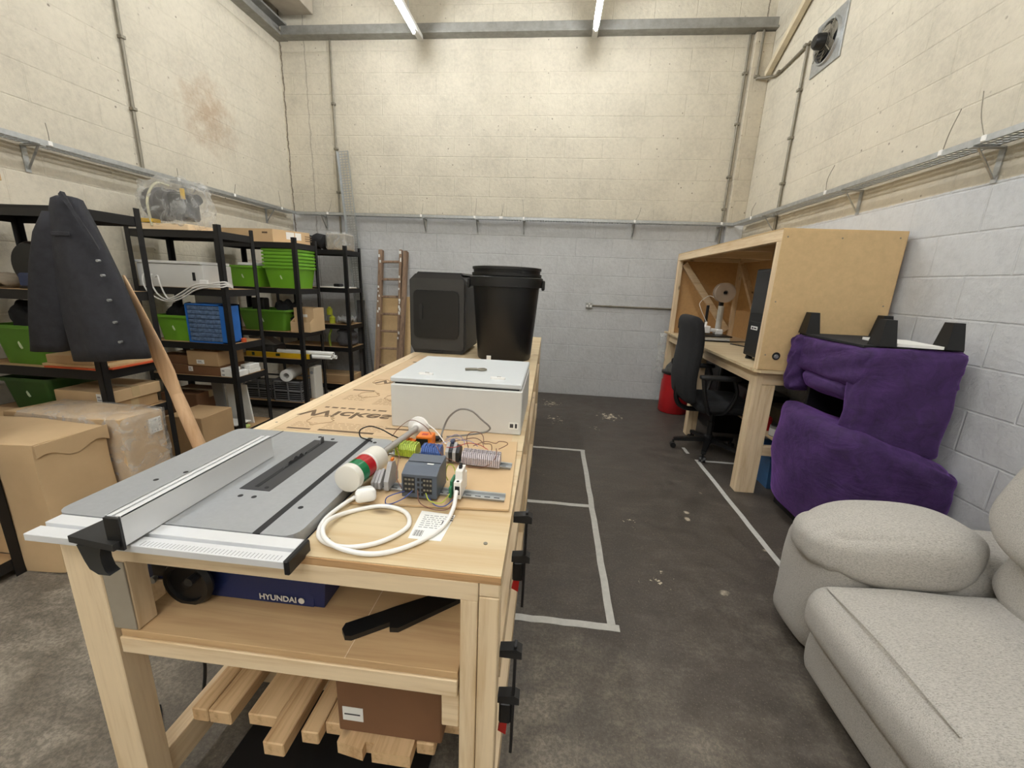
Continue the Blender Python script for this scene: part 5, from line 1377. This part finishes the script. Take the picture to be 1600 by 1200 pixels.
for i, (x, z) in enumerate(((-2.80, 0.0), (-2.83, 0.105))):
    tag(MB().lathe((x, 4.95, LV[2] + E1 + z), (x, 4.95, LV[2] + E1 + z + 0.1), [(0, 0.035), (0.75, 0.035), (0.85, 0.02), (1, 0.018)], 14).build('spray_can', mat('lime_can', (190, 198, 60), 0.4), smooth=True), ['lime spray can standing on the farthest unit shelf', 'lime spray can stacked above another on the farthest unit'][i], 'can')
tag(MB().soft(-2.72, -2.54, 4.88, 5.1, LV[2] + 0.022, LV[2] + 0.085, 0.03, 8, fn=lambda q, p: q + V((0, 0, 0.02 * math.sin(9 * p[0] + 6 * p[1])))).build('tangled_parts', greycab2, smooth='all'), 'heap of small grey parts on the middle shelf of the farthest unit', 'parts')
tag(MB().soft(-2.74, -2.53, 4.86, 5.12, LV[3] + E1, LV[3] + 0.23, 0.07, 10, fn=lambda q, p: V((q.x * (1 - 0.25 * (p[2] + 1) / 2), q.y, q.z)) + V((0.02 * math.sin(6 * p[2]), 0, 0))).build('grey_bag', mat('grey_bag_fabric', (78, 76, 78), 0.8, 0, 0.2, 20), smooth='all'), 'crumpled dark grey bag on a low shelf of the farthest unit', 'bag')
tag(MB().tube([(-2.80, 4.87, LV[3] + 0.005), (-2.805, 4.86, LV[3] + 0.12), (-2.77, 4.86, LV[3] + 0.22)], 0.014, 8).build('lime_strap', mat('lime_strap', (140, 160, 60), 0.7)), 'lime green strap standing beside the dark grey bag', 'strap')
carton(-3.3, -2.55, 4.86, 5.15, LV[4] + E1, LV[4] + 0.11, 'flat pale carton on the bottom shelf of the farthest unit', cardb)

# ---- leaning against the back wall
t = thing('tray_offcut', 'tall spare length of perforated cable tray leaning on the back wall', 'cable tray', (-2.50, 5.29, 0))
a, b = V((-2.49, 5.272, 0.016)), V((-2.712, 5.292, 2.94))
d = (b - a).normalized(); sx = V((1, 0, 0)); sx = (sx - d * sx.dot(d)).normalized(); fw = d.cross(sx).normalized()
if fw.y > 0: fw = -fw
mb = MB(); L = (b - a).length
Wd = 0.06
for k in (-1, -0.34, 0.34, 1):
    mb.beam(a + sx * Wd * k, b + sx * Wd * k, 0.02 if abs(k) == 1 else 0.012, 0.002, fw)
n = int(L / 0.03)
for i in range(n + 1):
    c = a + d * (L * i / n)
    mb.beam(c - sx * Wd, c + sx * Wd, 0.012, 0.002, fw)
for s in (-1, 1):
    mb.beam(a + sx * s * (Wd + 0.01) + fw * 0.017, b + sx * s * (Wd + 0.01) + fw * 0.017, 0.002, 0.034, fw)
mb.build('perforated_channel', steel, t)
t = thing('wooden_ladder', 'old paint splashed wooden ladder leaning on the back wall', 'ladder', (-2.13, 5.05, 0))
a0, a1 = V((-2.27, 5.02, 0.03)), V((-2.30, 5.372, 1.80))
b0, b1 = V((-1.95, 4.99, 0.03)), V((-1.965, 5.372, 1.795))
for p, q, nm in ((a0, a1, 'stile'), (b0, b1, 'stile')):
    MB().beam(p, q, 0.05, 0.07, (0, -1, 0.2), 0.004).build(nm, oldwood, t)
MB().beam(V((-1.993, 5.02, 0.03)), V((-2.03, 5.37, 1.81)), 0.035, 0.05, (0, -1, 0.2), 0.004).build('stile', oldwood, t)
for k in range(8):
    f = 0.04 + k * 0.125
    p, q = a0.lerp(a1, f), V((-1.993, 5.02, 0.03)).lerp(V((-2.03, 5.37, 1.81)), f)
    MB().beam(p, q, 0.03, 0.022, (0, -1, 0.3), 0.004).build('rung', oldwood, t)
mb = MB(); rnd = random.Random(2)
for i in range(26):
    f = rnd.uniform(0.35, 0.98)
    p = V((-1.993, 5.02, 0.03)).lerp(V((-2.03, 5.37, 1.81)), f) if i % 3 else a0.lerp(a1, f)
    s = rnd.uniform(0.012, 0.03)
    o = V((rnd.uniform(-0.012, 0.012), -0.0265 if i % 3 else -0.0362, 0))
    mb.soft(p.x + o.x - s / 2.5, p.x + o.x + s / 2.5, p.y + o.y - 0.001, p.y + o.y + 0.0012, p.z - s, p.z + s, 0.001, 3)
mb.build('paint_splash', paper, t)
tag(MB().prism([(5.18, 0.002), (5.192, 0.002), (5.427, 1.212), (5.415, 1.212)], 0, -2.40, -1.90).build('hardboard_sheet', hardboard), 'tan board leaning on the back wall behind the ladder', 'board')
tag(MB().prism([(5.21, 0.002), (5.228, 0.002), (5.25, 1.15), (5.232, 1.15)], 0, -2.60, -2.50).build('timber_plank', mat('weathered_grey_timber', (84, 82, 80), 0.85, 0, 0.25, 12)), 'weathered grey plank leaning beside the farthest shelving unit', 'timber')

# ================================================================ desk on the right
DZ = 0.945
t = thing('work_desk', 'pine framed work desk with a plywood top along the right wall', 'desk', (1.78, 4.0, 0))
MB().prism([(1.42, 2.845), (2.155, 2.845), (2.155, 5.25), (1.39, 5.25), (1.39, 2.88)], 2, DZ - 0.02, DZ).build('top', ply, t)
for y0 in (2.915, 4.10, 5.158):
    bx(1.432, 1.478, y0, y0 + 0.09, 0, DZ - 0.021, 0.002).build('leg', pineZ, t)
    bx(1.479, 1.525, y0, y0 + 0.09, 0, DZ - 0.117, 0.002).build('leg', pineZ, t)
    bx(2.10, 2.147, y0, y0 + 0.09, 0, DZ - 0.021, 0.002).build('leg', pineZ, t)
bx(1.526, 1.57, 2.918, 2.995, 0, DZ - 0.117, 0.002).build('leg', pineZ, t)
bx(1.435, 1.478, 3.006, 4.099, DZ - 0.115, DZ - 0.021, 0.002).build('front_rail', pineY, t)
bx(1.435, 1.478, 4.191, 5.157, DZ - 0.115, DZ - 0.021, 0.002).build('front_rail', pineY, t)
bx(1.479, 2.099, 2.92, 2.965, DZ - 0.115, DZ - 0.021, 0.002).build('end_rail', pineX, t)
bx(1.526, 2.099, 5.18, 5.225, DZ - 0.115, DZ - 0.021, 0.002).build('end_rail', pineX, t)
bx(1.571, 2.099, 2.92, 2.965, 0.30, 0.372, 0.002).build('lower_rail', pineX, t)
bx(1.526, 2.099, 4.12, 4.165, 0.30, 0.372, 0.002).build('lower_rail', pineX, t)
bx(1.70, 1.84, 2.925, 4.16, 0.373, 0.392, 0.001).build('lower_shelf', pineY, t)
bx(1.845, 2.09, 2.925, 4.16, 0.373, 0.392, 0.001).build('lower_shelf', hardboard, t)
# open fronted enclosure standing on the desk
ez0, ez1, ey0, ey1, ex0, ex1 = DZ + 0.0005, 1.845, 2.86, 5.10, 1.40, 2.12
t = thing('wooden_enclosure', 'open fronted wooden enclosure standing on the desk against the right wall', 'enclosure', (1.76, 4.0, DZ))
bx(ex0, ex1, ey0 - 0.008, ey0 - 0.0005, ez0 + 0.004, ez1, 0.001).build('side_panel', hardboard, t)
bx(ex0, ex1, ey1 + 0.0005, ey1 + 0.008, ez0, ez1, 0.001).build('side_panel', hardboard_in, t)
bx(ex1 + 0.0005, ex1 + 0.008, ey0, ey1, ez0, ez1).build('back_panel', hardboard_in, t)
bx(ex0, ex1 + 0.008, ey0, ey1, ez1 + 0.0005, ez1 + 0.008).build('top_panel', hardboard, t)
bx(ex0, ex0 + 0.045, ey0, ey1, ez1 - 0.07, ez1, 0.002).build('top_front_rail', pineY, t)
bx(ex0, ex0 + 0.045, ey0, ey0 + 0.06, ez0, ez1 - 0.071, 0.002).build('front_post', pineZ, t)
bx(ex0, ex0 + 0.045, ey1 - 0.06, ey1, ez0, ez1 - 0.071, 0.002).build('front_post', pineZ, t)
for y in (ey0, ey1 - 0.045):
    bx(ex1 - 0.045, ex1, y, y + 0.045, ez0, ez1 - 0.071, 0.002).build('back_post', pineZ, t)
bx(ex1 - 0.045, ex1, ey0, ey1, ez1 - 0.07, ez1, 0.002).build('top_back_rail', pineY, t)
for y in (ey0, 3.6, 4.35, ey1 - 0.045):
    bx(ex0 + 0.046, ex1 - 0.046, y, y + 0.045, ez1 - 0.07, ez1, 0.002).build('roof_rail', pineX, t)
bx(ex1 - 0.045, ex1, 4.2, 4.245, ez0, ez1 - 0.071, 0.002).build('back_stud', pineZ, t)
MB().beam((ex1 - 0.02, ey1 - 0.08, ez1 - 0.1), (ex1 - 0.02, 4.28, ez0 + 0.04), 0.04, 0.07, (1, 0, 0), 0.002).build('diagonal_brace', pineY, t)
MB().beam((ex0 + 0.07, ey1 - 0.025, ez1 - 0.1), (ex1 - 0.07, ey1 - 0.025, ez0 + 0.06), 0.07, 0.04, (0, 1, 0), 0.002).build('diagonal_brace', pineX, t)
MB().cyl((1.50, ey0 - 0.0085, 1.045), (1.50, ey0 - 0.0095, 1.045), 0.026, n=24).build('grommet_hole', slotm, t)
MB().cyl((1.50, ey0 - 0.0095, 1.042), (1.50, ey0 - 0.018, 1.042), 0.015, 0.012, 18).build('plug_end', steel, t)
mb = MB()
for x, z in ((1.43, 1.8), (1.43, 1.4), (1.43, 1.05), (1.75, 1.8), (2.08, 1.81), (2.08, 1.4)):
    mb.cyl((x, ey0 - 0.0082, z), (x, ey0 - 0.0092, z), 0.005, n=8)
mb.build('screw_heads', conduitm, t)
bx(1.50, 1.60, ey1 - 0.02, ey1 - 0.002, ez0 + 0.06, ez0 + 0.17, 0.003).build('vent_box', mat('dark_vent', (56, 44, 40), 0.6), t)

# computer tower
t = thing('computer_tower', 'tall black computer tower inside the wooden enclosure', 'computer', (1.72, 3.24, DZ))
bx(1.525, 1.97, 3.09, 3.385, DZ + 0.03, 1.625, 0.006).build('case', blackp2, t)
bx(1.519, 1.5255, 3.12, 3.355, 1.30, 1.60, 0.003).build('front_grille', blackp, t)
bx(1.520, 1.5255, 3.12, 3.355, DZ + 0.06, 1.24, 0.003).build('lower_front', blackp, t)
bd = bx(1.517, 1.5205, 3.21, 3.31, 1.178, 1.205, 0.001).build('badge', whitep, t)
ROOT[bd.name] = ROOT[t.name]
MB().box(1.516, 1.5175, 3.285, 3.292, 1.184, 1.199).box(1.516, 1.5175, 3.272, 3.282, 1.184, 1.199).box(1.516, 1.5175, 3.222, 3.262, 1.187, 1.196).build('badge_print', ink, bd)
for y in (3.12, 3.35):
    for x in (1.56, 1.93):
        MB().cyl((x, y, DZ + 0.0005), (x, y, DZ + 0.031), 0.026, 0.02, 16).build('foot', rubber, t)
# 3D printer
t = thing('desktop_printer', 'small desktop 3D printer with a filament reel inside the wooden enclosure', '3D printer', (1.72, 4.45, DZ))
MB().box(1.56, 1.82, 4.36, 4.62, DZ + 0.012, DZ + 0.05, 0.004).build('base', greycab, t)
MB().box(1.55, 1.83, 4.34, 4.64, DZ + 0.05, DZ + 0.062, 0.003).build('bed', blackp2, t)
MB().box(1.565, 1.815, 4.35, 4.63, DZ + 0.0005, DZ + 0.012, 0.002).build('feet', blackp2, t)
MB().box(1.60, 1.625, 4.52, 4.545, DZ + 0.062, DZ + 0.36, 0.003).build('z_column', blackm, t)
MB().box(1.575, 1.64, 4.44, 4.52, DZ + 0.075, DZ + 0.15, 0.006).cyl((1.60, 4.48, DZ + 0.15), (1.60, 4.48, DZ + 0.19), 0.012).box(1.64, 1.70, 4.455, 4.5, DZ + 0.09, DZ + 0.125, 0.005).build('print_head', whitep, t)
MB().cyl((1.735, 4.50, DZ + 0.062), (1.735, 4.50, DZ + 0.36), 0.03, n=20).build('reel_stand', mat('satin_clear_column', (196, 192, 184), 0.25, 0.2), t, smooth=True)
MB().box(1.70, 1.78, 4.46, 4.55, DZ + 0.062, DZ + 0.12, 0.01).build('stand_foot', whitep, t)
MB().lathe((1.725, 4.42, 1.44), (1.725, 4.50, 1.44), [(0, 0.022), (0, 0.098), (0.06, 0.098), (0.07, 0.085), (0.93, 0.085), (0.94, 0.098), (1, 0.098), (1, 0.022), (0, 0.022)], 36, False).build('filament_reel', mat('reel_clear_plastic', (176, 160, 144), 0.3), t, smooth=True)
MB().cyl((1.725, 4.41, 1.44), (1.725, 4.56, 1.44), 0.012, n=12).box(1.715, 1.755, 4.50, 4.54, 1.30, 1.45, 0.004).build('reel_holder', blackp, t)
MB().tube([(1.60, 4.48, DZ + 0.19), (1.53, 4.5, 1.27), (1.55, 4.6, 1.33), (1.63, 4.6, 1.40), (1.66, 4.5, 1.38)], 0.003, 6).build('filament_guide', offwhite, t)
tag(MB().tube([(1.80, 4.34, DZ + 0.008), (1.90, 4.22, DZ + 0.03), (1.96, 4.05, DZ + 0.045), (1.93, 3.92, DZ + 0.02), (1.86, 3.98, DZ + 0.008), (1.76, 4.2, DZ + 0.006)], 0.005, 7).build('power_cable', rubber), 'black power cable looping beside the printer in the enclosure', 'cable')

# ---- office chair
hx, hy = 1.50, 3.70
t = thing('office_chair', 'black office chair with a padded back pushed up to the desk', 'office chair', (hx, hy, 0))
for k in range(5):
    a = math.radians(172 + 72 * k)
    e = V((hx + math.cos(a) * 0.30, hy + math.sin(a) * 0.30, 0.085))
    MB().loft([[V((hx, hy, 0.125)) + V((-math.sin(a), math.cos(a), 0)) * s * 0.028 + V((0, 0, u * 0.022)) for s, u in ((-1, -1), (1, -1), (1, 1), (-1, 1))], [e + V((-math.sin(a), math.cos(a), 0)) * s * 0.018 + V((0, 0, u * 0.014)) for s, u in ((-1, -1), (1, -1), (1, 1), (-1, 1))]]).build('base_arm', blackp2, t)
    p = V((e.x, e.y, 0))
    sd = V((-math.sin(a), math.cos(a), 0))
    cs = MB().cyl(p + V((0, 0, 0.026)) - sd * 0.026, p + V((0, 0, 0.026)) - sd * 0.006, 0.0255, n=18).cyl(p + V((0, 0, 0.026)) + sd * 0.006, p + V((0, 0, 0.026)) + sd * 0.026, 0.0255, n=18).cyl(p + V((0, 0, 0.03)), p + V((0, 0, 0.08)), 0.009)
    cs.build('castor', blackp2, t)
MB().lathe((hx, hy, 0.09), (hx, hy, 0.40), [(0, 0.045), (0.2, 0.042), (0.25, 0.027), (0.65, 0.027), (0.66, 0.016), (1, 0.016)], 20).build('gas_column', blackp2, t, smooth=True)
MB().box(hx - 0.12, hx + 0.1, hy - 0.09, hy + 0.09, 0.385, 0.425, 0.008).build('tilt_plate', blackp2, t)
MB().soft(hx - 0.22, hx + 0.26, hy - 0.25, hy + 0.25, 0.425, 0.535, 0.05, 12, 0.012).build('seat', blackfab, t, smooth='all')
def backfn(q, p):
    return V((q.x - 0.05 * (p[2] * 0.5 + 0.5) - 0.04 * p[1] ** 2 * -1 * 0.5 + 0.02 * math.sin(3 * p[2]), q.y * (1 - 0.14 * max(p[2], 0) ** 2), q.z))
MB().soft(hx - 0.335, hx - 0.235, hy - 0.24, hy + 0.24, 0.50, 1.235, 0.048, 14, 0.012, backfn).build('backrest', blackfab, t, smooth='all')
MB().tube([(hx - 0.1, hy, 0.40), (hx - 0.26, hy, 0.41), (hx - 0.34, hy, 0.5), (hx - 0.35, hy, 0.75)], 0.022, 8).build('back_support', blackp2, t)
for s in (-1, 1):
    y = hy + s * 0.285
    MB().soft(hx - 0.26, hx + 0.06, y - 0.032, y + 0.032, 0.735, 0.775, 0.018, 6).build('arm_pad', blackp, t, smooth='all')
    MB().tube([(hx + 0.02, y, 0.737), (hx + 0.05, y, 0.62), (hx, y - s * 0.03, 0.46), (hx - 0.05, y - s * 0.12, 0.412)], 0.017, 8).tube([(hx - 0.23, y, 0.737), (hx - 0.2, y, 0.6), (hx - 0.14, y - s * 0.03, 0.45), (hx - 0.08, y - s * 0.12, 0.412)], 0.017, 8).build('arm_support', blackp2, t)

# ---- red drum in the back corner
dx, dy = 1.53, 4.955
t = thing('vacuum_drum', 'red cylindrical drum with a black top beneath the far end of the desk', 'drum', (dx, dy, 0))
MB().lathe((dx, dy, 0.004), (dx, dy, 0.47), [(0, 0.168), (0.02, 0.174), (0.5, 0.172), (1, 0.168)], 36).build('drum_body', redbin, t, smooth=True)
MB().lathe((dx, dy, 0.4705), (dx, dy, 0.50), [(0, 0.174), (0.2, 0.182), (0.8, 0.182), (1, 0.172)], 36).build('rim', blackp2, t, smooth=True)
MB().lathe((dx, dy, 0.5005), (dx, dy, 0.64), [(0, 0.15), (0.4, 0.135), (0.8, 0.09), (1, 0.03)], 30).build('motor_head', mat('smoky_plastic', (70, 68, 66), 0.25), t, smooth=True)
MB().tube([(dx - 0.09, dy - 0.05, 0.60), (dx - 0.08, dy - 0.05, 0.66), (dx + 0.08, dy - 0.05, 0.66), (dx + 0.09, dy - 0.05, 0.60)], 0.012, 8).build('handle', blackp2, t)
MB().cyl((dx - 0.04, dy - 0.20, 0.43), (dx + 0.10, dy - 0.20, 0.21), 0.034, 0.03, 16).build('hose_end', mat('smoky_plastic', (70, 68, 66)), t, smooth=True)
for s in (-1, 1):
    MB().box(dx - 0.172 if s < 0 else dx + 0.16, dx - 0.16 if s < 0 else dx + 0.172, dy - 0.02, dy + 0.02, 0.40, 0.475, 0.004).build('clip', steel, t)
tag(MB().soft(1.335, 1.415, 5.16, 5.27, 0.42, 0.92, 0.035, 10, fn=lambda q, p: q + V((0.012 * math.sin(9 * p[2] + 2 * p[1]), 0.012 * math.sin(7 * p[2]), 0))).build('plastic_bag', filmm, smooth='all'), 'clear plastic bag hanging from the far corner of the desk', 'bag')

# ---- things kept under the desk
t = thing('equipment_case', 'black equipment case standing on the floor under the desk behind the chair', 'case', (1.9, 4.5, 0))
bx(1.74, 2.08, 4.25, 4.75, 0.0, 0.74, 0.012).build('case', blackp2, t)
bx(1.736, 1.742, 4.3, 4.7, 0.45, 0.68, 0.004).build('panel', blackp, t)
tag(bx(1.80, 2.05, 3.55, 4.0, 0.393, 0.60, 0.006).build('black_box', blackp2), 'black box on the low shelf under the desk behind the chair seat', 'box')
t = thing('paint_can', 'small white paint tin on the low desk shelf beside the purple chair', 'tin', (1.74, 3.12, 0.392))
MB().lathe((1.75, 3.12, 0.3925), (1.75, 3.12, 0.475), [(0, 0.045), (0.03, 0.047), (0.97, 0.047), (1, 0.043)], 24).build('tin', paint_tin, t, smooth=True)
MB().lathe((1.75, 3.12, 0.40), (1.75, 3.12, 0.455), [(0, 0.0475), (1, 0.0475)], 24, False).build('label', paper, t, smooth=True)
MB().lathe((1.75, 3.12, 0.4755), (1.75, 3.12, 0.485), [(0, 0.042), (1, 0.04)], 24).build('lid', blackp2, t)
tag(MB().lathe((1.745, 3.27, 0.3925), (1.745, 3.27, 0.50), [(0, 0.04), (0.9, 0.04), (1, 0.03)], 20).build('red_tin', redbin, smooth=True), 'small red tin behind the white paint tin on the low desk shelf', 'tin')
tag(bx(1.82, 2.05, 3.05, 3.5, 0.393, 0.56, 0.004).build('dark_carton', mat('dark_olive_carton', (74, 66, 46), 0.8)), 'dark carton at the back of the low desk shelf', 'box')
tag(bx(1.80, 1.90, 2.95, 3.02, 0.393, 0.47, 0.003).build('product_box', paper), 'little white box on the low desk shelf touching the purple chair', 'box')
t = thing('storage_crate', 'translucent blue storage crate on the floor under the desk', 'crate', (1.85, 3.2, 0))
MB().loft([[V((1.70 - k, 3.01 - k, z)), V((2.06 + k, 3.01 - k, z)), V((2.06 + k, 3.36 + k, z)), V((1.70 - k, 3.36 + k, z))] for k, z in ((0, 0.002), (0.02, 0.25), (0.035, 0.25), (0.035, 0.27), (0.012, 0.27), (-0.006, 0.01))]).build('body', mat('blue_tint_plastic', (70, 112, 160), 0.3, 0, 0.25, 6), t)

# ================================================================ purple armchair, upside down
t = thing('armchair', 'purple velvet armchair standing upside down against the right wall', 'armchair', (1.86, 2.55, 0))
def wr(a, f1, f2):
    return lambda q, p: q + V((a * math.sin(f1 * p[1] + f2 * p[2]), a * math.sin(f1 * p[0] - f2 * p[2] + 1), 0.6 * a * math.sin(f2 * p[0] + f1 * p[1])))
def lowfn(q, p):
    # top slopes down to the wall, lower edge tucked in, rounded outer face
    k = (p[0] * 0.5 + 0.5)
    q = V((q.x - 0.05 * (1 - p[1] ** 2) * max(0, -p[0]) , q.y, q.z))
    if p[2] > 0: q.z -= 0.22 * k * p[2]
    q.x += 0.05 * max(-p[2], 0) * max(-p[0], 0)
    return q + V((0.006 * math.sin(6 * p[1] + 5 * p[2]), 0.007 * math.sin(6 * p[0] + 7 * p[2]), 0.004 * math.sin(7 * p[0])))
MB().soft(1.565, 2.175, 2.13, 2.84, 0.06, 0.795, 0.10, 18, 0.012, lowfn).build('back_cushion', velvetm, t, smooth='all')
MB().soft(1.585, 2.085, 2.215, 2.82, 0.985, 1.20, 0.035, 14, 0.006, wr(0.004, 5, 7)).build('seat_frame', velvetm, t, smooth='all')
MB().soft(1.60, 2.06, 2.315, 2.73, 0.885, 1.01, 0.06, 14, 0.016, wr(0.004, 4, 3)).build('seat_cushion', velvetm, t, smooth='all')
MB().soft(1.598, 2.075, 2.205, 2.315, 0.62, 1.195, 0.035, 16, 0.008, wr(0.005, 4, 6)).build('arm', velvetm, t, smooth='all')
MB().soft(1.55, 2.07, 2.735, 2.822, 0.845, 1.20, 0.04, 16, 0.006, wr(0.007, 5, 9)).build('arm', velvetm, t, smooth='all')
MB().soft(1.97, 2.135, 2.3, 2.82, 0.55, 1.19, 0.04, 12, 0.004).build('back_panel', velvetm, t, smooth='all')
MB().prism([(1.60, 2.25), (2.07, 2.25), (2.07, 2.82), (1.60, 2.82)], 2, 1.20, 1.2115).build('base_cloth', blackfab, t)
for i, (x, y) in enumerate(((1.635, 2.785), (1.70, 2.275), (2.05, 2.77), (2.0, 2.26))):
    MB().loft([[V((x + sx * a, y + sy * a, z)) for sx, sy in ((-1, -1), (1, -1), (1, 1), (-1, 1))] for a, z in ((0.042, 1.2118), (0.026, 1.345))]).build('leg', blackp2, t)
MB().loft([[V((1.66, 2.25, z)), V((2.1, 2.25, z)), V((2.1, 2.82, z)), V((1.66, 2.82, z))] for z in (0.0005, 0.085)]).build('underside', blackfab, t)
tag(MB().prism([(1.76, 2.255), (1.945, 2.215), (1.99, 2.5), (1.80, 2.56)], 2, 1.212, 1.2265).build('paper_sheet', paper), 'white paper packet lying between the legs of the upturned purple chair', 'paper')

MB().box(1.66, 1.96, 2.70, 2.73, 0.60, 0.95, 0.004).build('hollow_backing', blackp2, t)  # black panel added so the chair's hollow reads dark

# ================================================================ grey sofa
t = thing('sofa', 'light grey fabric reclining sofa along the right wall', 'sofa', (1.55, 0.8, 0))
def wob(a): return lambda q, p: q + V((a * math.sin(5 * p[1] + 3 * p[2]), a * math.sin(4 * p[0] + 5 * p[2]), a * math.sin(5 * p[0] + 4 * p[1])))
S0, S1 = -0.62, 1.74          # the whole sofa, front of it out of frame
def armset(y0, y1, s):
    def fr(q, p):
        return V((q.x - 0.015 * (1 - p[1] ** 2) * max(-p[0], 0), q.y, q.z)) + V((0, 0.004 * math.sin(5 * p[2]), 0))
    MB().soft(1.085, 1.98, y0, y1, 0.03, 0.535, 0.085, 14, 0.01, fr).build('arm', sofam, t, smooth='all')
    def pad(q, p):
        k = 1 - 0.28 * max(0, abs(p[0]) - 0.25) ** 1.5
        x = p[0]
        dz = 0.012 * (1 - p[1] ** 2) * (1 - x * x) + 0.004 * math.sin(14 * p[1] + 4) * max(0, -x) ** 3
        return V((q.x - 0.02 * (1 - p[1] ** 2) * max(0, -x), q.y * k, q.z * (1 - 0.22 * max(0, -x) ** 2) + dz + 0.012 * x))
    yc = (y0 + y1) / 2
    MB().soft(1.045, 1.64, y0 - (0.05 if s > 0 else 0.0), y1 - 0.03 * (1 if s > 0 else -0.6), 0.40, 0.645, 0.088, 20, 0.0, pad, None, 3.4).build('arm_pad', sofam, t, smooth='all')
armset(1.41, S1, 1)
armset(S0, S0 + 0.33, -1)
for (a, b) in ((0.775, 1.405), (0.14, 0.765)):
    def seatf(q, p):
        return V((q.x + 0.02 * p[1] * 0.0, q.y, q.z + 0.02 * (p[0] * 0.5) + 0.008 * (1 - p[1] ** 2) * (1 - p[0] ** 2))) + V((0, 0, 0.003 * math.sin(6 * p[0] + 3 * p[1])))
    MB().soft(0.985, 1.70, a, b, 0.24, 0.452, 0.085, 18, 0.014, seatf).build('seat_cushion', sofam, t, smooth='all')
    MB().tube([(1.03, a + 0.07, 0.442), (1.025, (a + b) / 2, 0.458), (1.03, b - 0.07, 0.442)], 0.0032, 6).build('seam_piping', sofam, t)
    MB().soft(1.035, 1.2, a + 0.005, b - 0.005, 0.05, 0.285, 0.045, 12, 0.008, wob(0.002)).build('footrest_panel', sofam, t, smooth='all')
    M = Matrix.Translation((1.655, (a + b) / 2 + 0.005, 0.535)) @ Matrix.Rotation(math.radians(16), 4, 'Y')
    MB().soft(-0.10, 0.16, -(b - a) / 2, (b - a) / 2, -0.13, 0.17, 0.10, 16, 0.0, wob(0.003), M, 3.6).build('lumbar_cushion', sofam, t, smooth='all')
    M = Matrix.Translation((1.625, (a + b) / 2 + 0.03, 0.80)) @ Matrix.Rotation(math.radians(16), 4, 'Y')
    MB().soft(-0.13, 0.15, -(b - a) / 2, (b - a) / 2, -0.19, 0.24, 0.11, 16, 0.0, wob(0.003), M, 3.4).build('head_cushion', sofam, t, smooth='all')
MB().soft(1.12, 1.99, S0 + 0.32, 1.42, 0.05, 0.23, 0.02, 8).build('base', sofam, t, smooth='all')
M = Matrix.Translation((1.93, 0.45, 0.42)) @ Matrix.Rotation(math.radians(12), 4, 'Y')
MB().soft(-0.04, 0.10, -0.95, 0.95, -0.35, 0.52, 0.05, 12, 0.01, None, M).build('back_frame', sofam, t, smooth='all')
for x in (1.2, 1.9):
    for y in (S0 + 0.1, S1 - 0.12):
        MB().cyl((x, y, 0.0005), (x, y, 0.05), 0.02, 0.025, 12).build('foot', blackp2, t)
